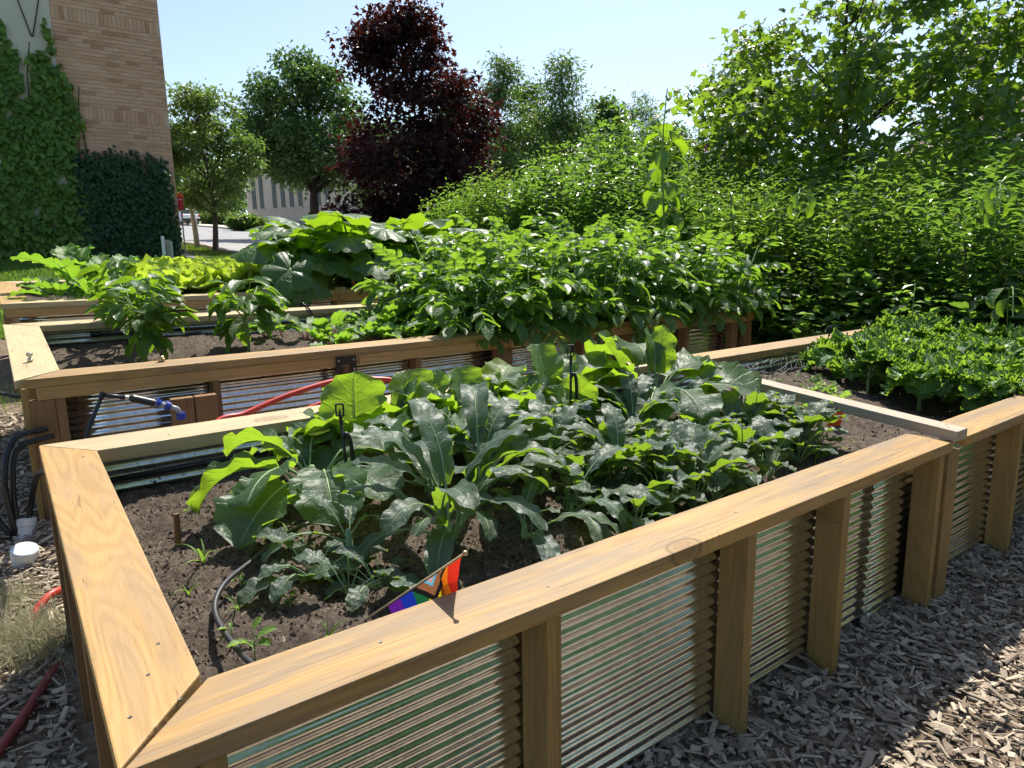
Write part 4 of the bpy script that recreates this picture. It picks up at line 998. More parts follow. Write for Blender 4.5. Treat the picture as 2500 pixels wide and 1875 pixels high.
def squash_leaf(seed, Rr=.17, pet=.42):
    """a hairy hollow petiole carrying a broad, lobed, folded blade"""
    r = random.Random(seed); V = []; F = []; UV = []; MI = []
    n1 = 7; pts = [np.zeros(3)]; pb = r.uniform(10, 35)
    for i in range(n1):
        a = -pb*(i/n1)*D2R; pts.append(pts[-1]+np.array([math.cos(a), 0, math.sin(a)])*pet/n1)
    c = pts[-1]; tilt = (-pb-r.uniform(20, 75))*D2R; ex = np.array([math.cos(tilt), 0, math.sin(tilt)]); ez = np.array([-math.sin(tilt), 0, math.cos(tilt)]); ey = np.array([0, 1, 0])
    na, nr_ = 45, 7; ph = r.uniform(0, 6); droop = r.uniform(.15, .45); up = r.uniform(-.1, .25)
    for k in range(nr_):
        q = k/(nr_-1)
        for j in range(na):
            f = (-168+336*j/(na-1))*D2R
            lob = 1+.13*math.cos(5*f)+.05*math.sin(13*f+ph)+.03*math.sin(29*f)
            rad = Rr*lob*q*(1 if abs(f) < 2.2 else 1-.12*(abs(f)-2.2))
            fold = abs(math.sin(2.5*f+math.pi/2))
            z = Rr*(up*q-droop*q**2.2-.16*q*(1-fold)*(1-.3*q)+.05*q*q*math.sin(7*f+ph)+.03*q*math.sin(17*f+ph*2))
            p = c+ex*(rad*math.cos(f)+.02)+ey*rad*math.sin(f)+ez*z; V.append(p); UV.append((.5+.5*math.sin(f*2.5)*q, q))
    for k in range(nr_-1):
        for j in range(na-1):
            a = k*na+j; F.append((a, a+1, a+na+1, a+na)[::-1]); MI.append(0)
    tb = MB().tube(pts+[c+ex*.02], [.009-.0035*i/n1 for i in range(n1+1)]+[.004], 7, caps=False); n0 = len(V)
    for q in range(5):
        f = (-144+72*q)*D2R; tb.tube([c+ex*.02-ez*.002, c+ex*(.02+Rr*.4*math.cos(f))+ey*Rr*.4*math.sin(f)+ez*Rr*(up*.4-droop*.13)-ez*.003], [.0035, .0018], 4, caps=False)
    V += tb.V; UV += [(.5, .5)]*len(tb.V); F += [tuple(i+n0 for i in f) for f in tb.F]; MI += [1]*len(tb.F)
    return mesh('squash_leaf', V, F, [M['squash'], M['stem']], smooth=True, uv=UV, mi=MI)
squash_L = [squash_leaf(600+i, .17+.02*(i % 3), .52) for i in range(6)]

pr_ = random.Random(77)
ORD = ['first', 'second', 'third', 'fourth', 'fifth', 'sixth', 'seventh', 'eighth', 'ninth']
def zsoil(y, d=.145): return HB-d+S*y
def plant(name, label, cat, x, y, leaves, group=None, dz=.145, stems=None, smat=None, z=None, part='leaf'):
    """leaves: list of (mesh, az, elev, scale, roll, (dx, dy, dz))"""
    t = thing(name, label, cat, (x, y, (zsoil(y, dz) if z is None else z)), 0, group)
    if stems is not None: stems.build('stem', smat or M['stem'], t, smooth=True)
    big = name == 'collard_plant'
    for (m, az, el, sc, ro, o) in leaves:
        if big: k_ = 1.0 if x > 2.1 else .9; sc *= k_; o = (o[0], o[1], o[2]*(.9 if x > 2.1 else .7)); ro += pr_.uniform(-14, 14)
        obj(part, m, t, o, (ro*D2R, -el*D2R, az*D2R), sc)
    return t
def L_(lib, az, el, sc=1, ro=0, o=(0, 0, .02), i=None): return (lib[i] if i is not None else pr_.choice(lib), az, el, sc, ro, o)
def stalk(h, r0=.012, lean=(0, 0)): return MB().tube([(0, 0, -.03), (lean[0]*.5, lean[1]*.5, h*.5), (lean[0], lean[1], h)], [r0, r0*.85, r0*.6], 7)

# --- front bed: collards. angles: 233 = towards the viewer, 53 = away, 143 = left, -37 = right
plant('collard_plant', 'big collard plant at the left of the nearest bed, one leaf arching far left', 'collard', .66, 1.02, [
    L_(lobed_L, 158, 52, 1.05, 0, (-.02, 0, .06), 0), L_(lobed_L, 176, 34, .85, 10, (-.02, 0, .04), 1), L_(lobed_L, 120, 62, .85, 0, (0, .02, .08), 2), L_(lobed_L, 95, 66, .8, 0, (0, .02, .08), 3), L_(lobed_L, 140, 66, .9, 12, (0, .02, .08), 1),
    L_(collard_L, 222, 30, 1.25, -8, (-.03, -.05, .09), 0), L_(collard_L, 205, 42, 1.15, 25, (-.02, -.02, .11), 1), L_(collard_L, 252, 34, 1.2, 0, (.02, -.03, .11), 2), L_(collard_L, 285, 30, 1.1, 0, (.03, -.02, .10), 3), L_(collard_L, 60, 58, 1.0, 0, (0, .03, .1), 4), L_(collard_L, 200, 10, .8, 0, (0, 0, .05), 5),
    L_(collard_L, 20, 45, 1.0, 0, (.03, 0, .1), 1)], stems=stalk(.12, .014), smat=M['kstem'])
plant('collard_plant', 'collard plant with one large backlit leaf, in front of the red hose', 'collard', .95, 1.14, [
    L_(colup_L, 78, 80, 1.35, 34, (-.09, -.03, -.05), 0), L_(colup_L, -20, 50, 1.1, 40, (.0, .05, .06), 1), L_(colup_L, 20, 76, 1.0, -20, (.05, .0, .06), 1), L_(colup_L, 140, 70, .95, 20, (-.08, .0, .04), 2), L_(collard_L, 150, 38, 1.3, 0, (-.02, 0, .14), 4), L_(collard_L, 170, 55, 1.0, 0, (-.02, 0, .12), 0), L_(collard_L, 100, 60, 1.1, 0, (0, .02, .13), 5), L_(collard_L, 10, 62, 1.15, 0, (.03, 0, .13), 2), L_(collard_L, -35, 45, 1.15, 0, (.03, 0, .12), 1), L_(collard_L, 240, 50, 1.1, 0, (0, -.02, .14), 0), L_(collard_L, 265, 30, 1.1, 0, (.02, -.02, .10), 3), L_(collard_L, 205, 28, 1.1, 0, (-.02, -.02, .1), 2), L_(collard_L, 300, 60, 1.0, 10, (.02, 0, .13), 4)], stems=stalk(.16, .014), smat=M['kstem'])
plant('collard_plant', 'collard plant in the middle of the nearest bed, behind the dark kale', 'collard', 1.36, 1.13, [
    L_(colup_L, 100, 80, 1.05, 20, (0, 0, .04), 3), L_(colup_L, 10, 72, .95, -25, (.03, 0, .05), 0), L_(collard_L, 60, 70, 1.15, 0, (0, 0, .10), 1), L_(collard_L, 110, 60, 1.1, 0, (0, 0, .10), 2), L_(collard_L, 160, 50, 1.15, 0, (0, 0, .10), 3), L_(collard_L, 20, 58, 1.1, 0, (0, 0, .10), 5), L_(collard_L, 240, 45, 1.1, 0, (0, 0, .10), 4), L_(collard_L, 280, 40, 1.1, 0, (0, 0, .08), 0), L_(collard_L, 200, 35, 1.1, 0, (0, 0, .08), 1), L_(collard_L, -30, 40, 1.05, 0, (0, 0, .08), 2), L_(collard_L, 325, 62, 1.0, 0, (0, 0, .10), 4)], stems=stalk(.14, .013), smat=M['kstem'])
plant('collard_plant', 'collard plant beside the labelled sprinkler stake in the nearest bed', 'collard', 1.72, 1.10, [
    L_(colup_L, 95, 84, 1.15, 25, (-.02, 0, .08), 1), L_(colup_L, 0, 70, 1.0, -20, (.06, 0, .02), 2), L_(colup_L, 120, 74, 1.05, 0, (-.08, -.06, -.02), 3), L_(colup_L, 40, 92, 1.0, -15, (.02, -.1, -.02), 0), L_(collard_L, 60, 76, 1.15, 0, (0, 0, .10), 3), L_(collard_L, 140, 62, 1.25, 0, (0, 0, .12), 1), L_(collard_L, 170, 45, 1.2, 0, (0, 0, .12), 0), L_(collard_L, 90, 55, 1.1, 0, (0, 0, .10), 2), L_(collard_L, 225, 45, 1.0, 0, (0, 0, .10), 5), L_(collard_L, 260, 35, 1.1, 0, (0, 0, .10), 4), L_(collard_L, 310, 40, 1.1, 0, (0, 0, .10), 0), L_(collard_L, 10, 50, 1.1, 0, (0, 0, .10), 1)], stems=stalk(.14, .013), smat=M['kstem'])
plant('collard_plant', 'large collard plant near the crossbar board, its pale leaves hanging right', 'collard', 2.20, 1.02, [
    L_(collard_L, -30, 40, 1.35, 0, (.02, 0, .12), 0), L_(collard_L, -48, 22, 1.4, -10, (.02, -.02, .12), 1), L_(collard_L, -15, 55, 1.2, 0, (.02, 0, .13), 2), L_(collard_L, 300, 35, 1.3, 0, (.02, -.02, .12), 3), L_(collard_L, 150, 58, 1.35, 0, (-.02, 0, .13), 4), L_(collard_L, 175, 48, 1.25, 0, (-.02, 0, .12), 5), L_(collard_L, 110, 66, 1.2, 0, (0, .02, .14), 0), L_(collard_L, 60, 74, 1.2, 0, (0, .02, .14), 2), L_(colup_L, 15, 76, 1.0, -15, (.02, .02, .12), 0), L_(colup_L, 130, 76, 1.1, 15, (-.12, .0, .10), 1), L_(lobed_L, 35, 86, .8, 0, (.02, .02, .20), 1), L_(collard_L, 255, 38, 1.25, 0, (0, -.02, .12), 1), L_(collard_L, 215, 40, 1.2, 0, (0, -.02, .12), 4), L_(collard_L, 20, 45, 1.15, 0, (.02, 0, .12), 5)], stems=stalk(.16, .015), smat=M['kstem'])
# lacinato kale
def kale(x, y, label, ex, n, s=1.0):
    lv = [L_(kale_L, *e) for e in ex]
    for i in range(n):
        a = pr_.uniform(0, 360); lv.append(L_(kale_L, a, pr_.uniform(52, 86), s*pr_.uniform(.7, 1.1), pr_.uniform(-25, 25), (pr_.uniform(-.02, .02), pr_.uniform(-.02, .02), .03+.05*pr_.random())))
    plant('kale_plant', label, 'kale', x, y, lv, stems=stalk(.09, .012), smat=M['kstem'])
kale(.84, .52, 'dark blistered kale plant nearest the pride flag', [(60, 88, 1.25, 30, (0, 0, .05), 0), (150, 52, 1.1, 0, (0, 0, .05), 1), (135, 74, 1.1, 20, (0, 0, .05), 2), (230, 40, .9, 0, (0, -.02, .04), 3), (245, 68, 1.0, 0, (.01, -.02, .05), 4), (290, 56, 1.05, 0, (.02, 0, .05), 5), (-30, 66, 1.05, 0, (.02, 0, .05), 6), (0, 78, 1.15, -30, (.02, 0, .05), 1), (100, 84, 1.2, 40, (0, .02, .05), 2), (20, 86, 1.2, -45, (.03, 0, .05), 7), (80, 80, 1.1, 0, (-.02, .02, .05), 5), (170, 30, .95, 10, (0, 0, .04), 4), (200, 62, .95, 0, (0, 0, .05), 6), (320, 74, 1.1, 0, (.03, 0, .06), 3)], 5)
kale(1.06, .70, 'dark kale plant behind the flag kale, upright blistered leaves', [(60, 82, 1.2, 0, (0, 0, .08), 3), (20, 74, 1.1, 0, (0, 0, .08), 1), (330, 55, 1.1, 0, (0, 0, .08), 2), (300, 40, 1.1, 0, (0, 0, .06), 0), (270, 50, 1.05, 0, (0, 0, .06), 4)], 6, 1.05)
kale(1.22, .46, 'low kale plant leaning over the front board of the nearest bed', [(300, 42, .95, 0, (0, 0, .04), 1), (330, 36, 1.0, 0, (0, 0, .04), 2), (270, 46, .85, 0, (0, 0, .04), 5), (250, 30, .8, 0, (0, 0, .03), 3)], 5, .8)
kale(1.40, .80, 'kale plant between the collards and the row of seedlings', [(320, 40, 1.05, 0, (0, 0, .06), 1)], 9, .9)
kale(1.18, .92, 'kale plant in the thick of the collards, dark blue-green leaves', [(330, 45, 1.0, 0, (0, 0, .08), 1), (300, 60, 1.0, 0, (0, 0, .08), 3)], 7, 1.0)
kale(1.62, .74, 'kale plant in front of the labelled sprinkler stake', [(290, 46, .9, 0, (0, 0, .05), 2)], 8, .85)
kale(1.0, .40, 'kale plant right of the flag, leaves drooping to the front board', [(250, 40, .8, 0, (0, 0, .04), 2), (310, 44, .9, 0, (0, 0, .04), 4)], 4, .7)
kale(.60, .62, 'small kale plant with one flat leaf reaching left over bare soil', [(170, 36, .75, 20, (0, 0, .05), 2), (120, 66, .6, 0, (0, 0, .05), 0), (60, 60, .55, 0, (0, 0, .04), 4)], 1, .5)
for (x, y, lab) in [(.98, .88, 'kale plant between the big collards and the flag kale'), (1.30, .68, 'upright kale plant at the centre of the nearest bed'), (1.48, .52, 'kale plant at the left end of the seedling row'), (1.90, .86, 'kale plant under the pale collard leaves by the crossbar')]:
    kale(x, y, lab, [(60, 84, 1.0, 0, (0, 0, .05), 1), (130, 78, .95, 0, (0, 0, .05), 4)], 9, .85)
plant('collard_plant', 'low collard plant behind the sprinkler, filling the back of the nearest bed', 'collard', 1.52, 1.28, [L_(collard_L, a_, 30+(a_ % 50), 1.1, 0, (0, 0, .08)) for a_ in range(0, 360, 36)], stems=stalk(.12, .013), smat=M['kstem'])
for (x, y, lab) in [(1.18, 1.18, 'collard plant between the large backlit leaf and the middle of the bed'), (1.55, 1.02, 'collard plant just left of the labelled sprinkler, broad backlit leaves'), (1.93, 1.22, 'collard plant at the back wall near the crossbar')]:
    plant('collard_plant', lab, 'collard', x, y, [L_(collard_L, a_+pr_.uniform(-15, 15), pr_.uniform(30, 70), pr_.uniform(.8, 1.15), 0, (0, 0, .10)) for a_ in range(0, 360, 45)]+[L_(colup_L, a_, pr_.uniform(74, 90), pr_.uniform(.75, 1.05), pr_.uniform(-35, 35), (pr_.uniform(-.05, .05), pr_.uniform(-.05, .05), .05)) for a_ in (20, 80, 140)], stems=stalk(.12, .013), smat=M['kstem'])
# row of kale seedlings
k = 0
for i in range(17):
    f = i/16; x = 1.30+1.22*f+pr_.uniform(-.03, .03)
    for row in range(2 if i % 3 else 3):
        y = .34+row*.19+pr_.uniform(-.05, .05)+.10*f
        if x > 2.3 and y > .75: continue
        lv = [L_(skale_L, pr_.uniform(0, 360), pr_.uniform(50, 88), pr_.uniform(1.0, 2.0), pr_.uniform(-20, 20), (0, 0, .005)) for _ in range(pr_.randint(6, 9))]+[L_(scoll_L, pr_.uniform(0, 360), pr_.uniform(35, 70), pr_.uniform(.6, 1.2), 0, (0, 0, .0)) for _ in range(3)]
        plant('kale_seedling', 'young kale seedling in the crowded row along the front of the nearest bed', 'seedling', x, y, lv, 'kale seedlings in the nearest bed')
for i in range(6):
    lv = [L_(scoll_L, pr_.uniform(0, 360), pr_.uniform(30, 75), pr_.uniform(.5, .9), 0, (0, 0, 0)) for _ in range(4)]
    plant('broadleaf_seedling', 'tiny broad leaved seedling under the collards', 'seedling', 1.5+.13*i, .92+pr_.uniform(-.1, .08), lv, 'tiny seedlings under the collards')
for j, (x, y, n, s, lab) in enumerate([(2.28, .72, 9, 1.9, 'tall grassy weed arching over the crossbar board'), (2.40, .36, 7, 1.3, 'bright grass weed beside the front board at right'), (2.46, .60, 6, 1.2, 'slender grass weed near the crossbar board'),
                        (.29, .81, 5, .8, 'grass sprout left of the drip hose, farther one'), (.225, .675, 4, .6, 'grass sprout nearest the left cap board'), (.51, .80, 5, .9, 'grass sprout arching beside the drooping collard leaf'), (.42, .325, 6, .55, 'short grass tuft by the front board left of the flag'), (.30, .55, 4, .6, 'thin sprout where the drip hose bends')]):
    plant('grass_weed', lab, 'weed', x, y, [L_(blade_L, pr_.uniform(0, 360), pr_.uniform(62, 88), s*pr_.uniform(.6, 1.1), pr_.uniform(-30, 30), (0, 0, 0)) for _ in range(n)], part='blade')
for j, (x, y, n, s, lab) in enumerate([(.275, .35, 7, 1.2, 'reddish young weed beside the drip hose near the front corner'), (.255, .44, 4, .7, 'small upright weed right of the drip hose'), (.40, .50, 5, .7, 'small weed in the middle of the bare soil'), (.33, .64, 4, .7, 'round leaved weed touching the drip hose'), (.33, 1.12, 4, .6, 'tiny weed behind the wooden peg'), (.53, .47, 9, 2.3, 'leafy kale seedling between the flag and the hose'), (.60, .46, 8, 1.8, 'slim seedling left of the flag'), (.49, .58, 8, 2.0, 'leaning seedling in front of the small kale')]):
    lib = weedb_L if j not in (5, 6, 7) else skale_L
    st = MB().tube([(0, 0, -.01), (.002, 0, .03*s), (.004, .002, .05*s)], [.0018, .0015, .001], 5)
    plant('young_weed', lab, 'weed', x, y, [L_(lib, pr_.uniform(0, 360), pr_.uniform(20, 70), s*pr_.uniform(.6, 1.0)*(.75 if lib is skale_L else 1), 0, (0, 0, pr_.uniform(.01, .05)*s if lib is weedb_L else 0)) for _ in range(n)], stems=st)

# --- right-hand bed: curly kale
kp = []
for i in range(7):
    for j in range(4):
        kp.append((3.36+i*.30+pr_.uniform(-.05, .05), .29+j*.28+pr_.uniform(-.04, .04), i, j))
for (x, y, i, j) in kp:
    if x < 3.40+max(0, y-.62)*1.0: continue
    s = pr_.uniform(.9, 1.15)
    lv = [L_(curly_L, pr_.uniform(0, 360), e+pr_.uniform(-8, 8), s*pr_.uniform(.8, 1.12), pr_.uniform(-20, 20), (0, 0, .07)) for e in (84, 80, 74, 70, 66, 62, 58, 54, 50, 46, 42, 38, 34, 30, 26, 64, 48, 40, 76)]
    plant('curly_kale_plant', 'curly kale plant, %s row from the front board, %s place from the crossbar' % (ORD[j], ORD[i]), 'kale', x, y, lv, 'curly kale plants filling the right-hand bed', stems=stalk(.08, .011), smat=M['kstem'])
plant('kale_plant', 'single young kale leaf standing in the dark soil behind the crossbar board', 'kale', 3.05, 1.20, [L_(lobed_L, 215, 48, .5, 0, (0, 0, .02), 0), L_(lobed_L, 20, 50, .35, 0, (0, 0, .02), 2)])
for i in range(22):
    x = 2.95+pr_.random()*.55; y = .75+pr_.random()*.42
    plant('feathery_weed', 'yellow-green feathery weed at the edge of the curly kale', 'weed', x, y, [L_(feather_L, pr_.uniform(0, 360), pr_.uniform(20, 75), pr_.uniform(.7, 1.2), 0, (0, 0, .01)) for _ in range(6)], 'feathery weeds beside the crossbar board')
plant('celery_weed', 'pale leafy stem standing above the curly kale', 'weed', 5.0, 1.2, [L_(weedb_L, pr_.uniform(0, 360), pr_.uniform(10, 60), 1.5, 0, (0, 0, .28+.02*i)) for i in range(10)], stems=MB().tube([(0, 0, 0), (.01, 0, .5)], [.004, .002], 5))
for i in range(12):
    plant('feathery_weed', 'small weed sprout on the soil left of the crossbar board', 'weed', 2.36+pr_.random()*.22, .82+pr_.random()*.4, [L_(feather_L, pr_.uniform(0, 360), pr_.uniform(20, 70), pr_.uniform(.5, .9), 0, (0, 0, .005)) for _ in range(5)], 'small weeds left of the crossbar board')

# --- middle bed: peppers
def pepper(x, y, label, h, n, w):
    lv = []; st = MB().tube([(0, 0, -.03), (.005, 0, h*.3), (0, .01, h*.5)], [.009, .008, .006], 7)
    tips = []
    for i in range(9):
        a = i*2.4+pr_.uniform(-.3, .3); e = pr_.uniform(.35, 1.0); hh = h*(.55+.42*pr_.random()); q = w*pr_.uniform(.3, .95)
        p1 = (q*.5*math.cos(a), q*.5*math.sin(a), h*.5+(hh-h*.5)*.45); p2 = (q*math.cos(a), q*math.sin(a), hh)
        st.tube([(0, .01, h*.42+.05*pr_.random()), p1, p2], [.0055, .004, .002], 5); tips += [p1, p2, p2]
    for i in range(n):
        p = tips[i % len(tips)]; a = math.degrees(math.atan2(p[1], p[0]))+pr_.uniform(-90, 90)
        lv.append(L_(pepper_L, a, pr_.uniform(-5, 40), pr_.uniform(.75, 1.3), pr_.uniform(-25, 25), (p[0]+pr_.uniform(-.02, .02), p[1]+pr_.uniform(-.02, .02), p[2]+pr_.uniform(-.05, .03))))
    for i in range(n//5):
        a = pr_.uniform(0, 360); lv.append(L_(pepper_L, a, pr_.uniform(-20, 15), pr_.uniform(.9, 1.3), 0, (.02*math.cos(a*D2R), .02*math.sin(a*D2R), h*pr_.uniform(.2, .5))))
    plant('pepper_plant', label, 'pepper plant', x, y, lv, dz=.13, stems=st)
pepper(.58, 3.28, 'pepper plant nearest the left end of the middle bed', .46, 84, .16)
pepper(1.12, 3.22, 'pepper plant beside the row of young beets', .46, 84, .17)
pepper(.62, 3.78, 'pepper plant behind the others, in front of the turnips', .50, 80, .20)
# beets
for i in range(26):
    x = 1.30+pr_.random()*1.05; y = Y2+.28+pr_.random()*.85
    lv = [L_(beet_L, pr_.uniform(0, 360), pr_.uniform(48, 85), pr_.uniform(.85, 1.5), 0, (0, 0, 0)) for _ in range(pr_.randint(6, 9))]
    plant('beet_seedling', 'young beet with red stems in the row of the middle bed', 'beet', x, y, lv, 'young beets in the middle bed', dz=.13)
# potatoes
pp_ = []
for i in range(8):
    for j in range(4):
        pp_.append((2.44+i*.355+pr_.uniform(-.06, .06), Y2+.20+j*.36+pr_.uniform(-.05, .05), j, i))
for (x, y, j, i) in pp_:
    h = .62*pr_.uniform(.88, 1.1); lv = []; st = MB()
    if x < 2.6: h *= .8
    for q in range(6):
        a = q*60+pr_.uniform(-25, 25); le = pr_.uniform(.08, .22); tx, ty = le*math.cos(a*D2R), le*math.sin(a*D2R); hh = h*pr_.uniform(.75, 1.1)
        st.tube([(0, 0, -.03), (tx*.5, ty*.5, hh*.55), (tx, ty, hh)], [.007, .006, .003], 5)
        for m in range(6):
            f = .25+.75*m/5; o = (tx*f, ty*f, hh*f*.98); lv.append(L_(potato_L, a+m*137+pr_.uniform(-20, 20), (58 if m == 5 else 30-12*(1-f))+pr_.uniform(-12, 15), pr_.uniform(.85, 1.25)*(.75 if m == 5 else 1), pr_.uniform(-20, 20), o))
    if j == 0:
        for q in range(7):
            lv.append(L_(potato_L, 270+pr_.uniform(-55, 55), pr_.uniform(-15, 25), pr_.uniform(.95, 1.3), 0, (pr_.uniform(-.12, .12), -.06, pr_.uniform(.16, .32))))
    plant('potato_plant', 'bushy potato plant, %s row from the front, %s from the left' % (ORD[j], ORD[i]), 'potato plant', x, y, lv, 'potato plants in the middle bed', dz=.13, stems=st)
# --- far bed: squash, lettuce, turnips, onions
sq = [(2.38, .42), (2.85, .95), (3.15, .40), (3.6, .95), (4.0, .45), (4.45, .9), (2.45, 1.05), (3.3, 1.2)]
for n_, (x, y) in enumerate(sq):
    lv = []
    for q in range(34):
        a = q*137+pr_.uniform(-20, 20); e = 12+76*pr_.random()**.75
        lv.append(L_(squash_L, a, e, pr_.uniform(.65, 1.12)*(1.15 if e > 62 else .9), pr_.uniform(-35, 35), (pr_.uniform(-.14, .14), pr_.uniform(-.14, .14), .02)))
    plant('squash_plant', ['squash plant at the left front of the clump, next to the lettuces', 'squash plant in the second row, behind the hanging leaf', 'squash plant in front, left of the middle of the clump', 'squash plant at the back, in the middle of the clump', 'squash plant in front, behind the tallest potatoes', 'squash plant at the right end of the back row', 'squash plant at the left end of the back row', 'squash plant at the very back, below the maroon maple'][n_], 'squash plant', x, Y3+y, lv, 'squash plants in the farthest bed', dz=.11)
for (x, lab) in [(2.12, 'squash plant nearest the lettuces, leaves down to the board'), (3.15, 'squash plant behind the potatoes, leaves down to the board')]:
    plant('squash_plant', lab, 'squash plant', x, Y3+.24, [L_(squash_L, 250+pr_.uniform(-75, 60), e, pr_.uniform(.8, 1.1), pr_.uniform(-30, 30), (pr_.uniform(-.15, .15), 0, .05)) for e in (15, 25, 35, 42, 50, 58, 66, 74, 80, 30, 46)], dz=.11)
plant('squash_plant', 'squash plant whose large leaf hangs over the front board of the farthest bed', 'squash plant', 2.75, Y3+.28, [L_(squash_L, 262, 30, 1.15, 0, (0, 0, .1), 1), L_(squash_L, 240, 55, 1.3, 0, (0, 0, .1), 0), L_(squash_L, 225, 72, 1.35, 0, (0, 0, .1), 2), L_(squash_L, 200, 40, 1.1, 0, (0, 0, .05), 3), L_(squash_L, 290, 62, 1.2, 0, (0, 0, .1), 4), L_(squash_L, 180, 30, 1.1, 0, (-.2, 0, .1), 5)], dz=.11)
fl = thing('squash_flower', 'withered orange squash flower hanging among the leaves', 'flower', (2.62, Y3+.10, zsoil(Y3)+.24))
M['petal'] = simple('squash_petal', (.75, .22, .03), .6, var=.2)
MB().lathe([(.006, 0), (.012, -.03), (.018, -.06), (.012, -.10), (.004, -.12)], 8).build('petals', M['petal'], fl, smooth=True); MB().tube([(0, 0, 0), (.01, .01, .05), (.03, .03, .10)], .004, 5).build('stalk', M['stem'], fl)
for i in range(15):
    x = 1.12+(i % 5)*.23+pr_.uniform(-.04, .04); y = Y3+.36+(i//5)*.34+pr_.uniform(-.05, .05)
    lv = [L_(lett_L, q*51+pr_.uniform(-15, 15), 82-q*3.6+pr_.uniform(-6, 6), pr_.uniform(1.15, 1.55), 0, (0, 0, .04)) for q in range(13)]
    plant('lettuce', 'yellow-green lettuce head, %s row from the front, %s from the left' % (ORD[i//5], ORD[i % 5]), 'lettuce', x, y, lv, 'lettuces in the farthest bed', dz=.11)
for i, (x, y, s) in enumerate([(.36, .35, 1.2), (.58, .30, 1.1), (.50, .75, 1.7), (.80, .40, 1.1), (.78, .85, 1.4), (1.0, .3, 1.0)]):
    lv = [L_(turnip_L, q*137+pr_.uniform(-20, 20), pr_.uniform(40, 80), s*pr_.uniform(.75, 1.05), 0, (0, 0, .01)) for q in range(9)]
    plant('turnip_plant', ['turnip plant nearest the left corner of the farthest bed', 'second turnip plant from the left corner, at the front', 'tallest turnip plant, with one upright leaf', 'turnip plant behind the rear pepper', 'turnip plant at the back, left of the lettuces', 'small turnip plant right in front of the lettuces'][i], 'turnip', x, Y3+y, lv, 'turnips in the farthest bed', dz=.11)
def onion(x, y, n, lab, hs=.22):
    st = MB()
    t = thing('onion_plant', lab, 'onion', (x, Y3+y, zsoil(Y3+y, .11)))
    for q in range(n):
        a = pr_.uniform(0, 6.28); le = pr_.uniform(.03, .09); h = hs*pr_.uniform(.8, 1.1)
        MB().tube(curve_pts([(0, 0, 0), (le*.4*math.cos(a), le*.4*math.sin(a), h*.7), (le*math.cos(a), le*math.sin(a), h), (le*1.5*math.cos(a), le*1.5*math.sin(a), h*.8)], 12)[:12 if q % 2 else 8], .004, 5).build('leaf', M['weed'], t, smooth=True)
onion(.30, 1.15, 4, 'onion with upright hollow leaves at the far left corner'); onion(1.25, 1.25, 4, 'onion with looping leaf behind the pepper', .36); onion(1.45, 1.2, 3, 'onion standing left of the lettuces', .34)
# tall single stem above the hedge
ts = at(1622, 500, 7.6)
st = MB().tube(curve_pts([(0, 0, 0), (.02, 0, 1.0), (-.03, .02, 2.0), (0, 0, 2.62)], 14), [.014]*5+[.011]*4+[.006]*5, 7)
bl_ = leaf_mesh('broad_leaf', L=.17, Wd=.12, pet=.06, prof=P_oval, mats=[M['squash'], M['stem']], bend=55, kink=-35, cup=.2, ruf=.03, rn=2, nu=7, nv=9, pr=.003, seed=701)
t = thing('tall_weed', 'tall single stem with broad leaves rising above the hedge', 'weed', (ts.x, ts.y, Tf(ts.y)))
st.build('stem', M['stem'], t, smooth=True)
for i in range(22): obj('leaf', bl_, t, (0, 0, 1.25+i*.064), (0, -pr_.uniform(-10, 35)*D2R, i*2.4), pr_.uniform(1.0, 1.5)*(1 if i < 15 else .75 if i < 19 else .45))
for (px, py, D, n, lab) in [(1960, 480, 6.6, 9, 'vine shoot with broad pale leaves on the hedge, below the maple'), (2440, 470, 6.0, 9, 'elm shoot with large bright leaves at the right edge of the hedge'), (2470, 720, 5.6, 5, 'drooping large leaf shoot at the right edge, low in the shade')]:
    p = at(px, py, D); t = thing('vine_shoot', lab, 'shoot', p)
    MB().tube(curve_pts([(.3, .1, -.25), (.1, .05, 0), (-.12, -.04, .05), (-.25, -.1, -.12)], 12), [.004]*12, 5).build('stem', M['stem'], t)
    for i in range(n): f = i/n; obj('leaf', bl_, t, (.2-.42*f, .08-.17*f, -.1+.15*math.sin(f*3)), (0, pr_.uniform(-10, 40)*D2R, (200+(60 if i % 2 else -60)+pr_.uniform(-20, 20))*D2R), pr_.uniform(.6, .95))
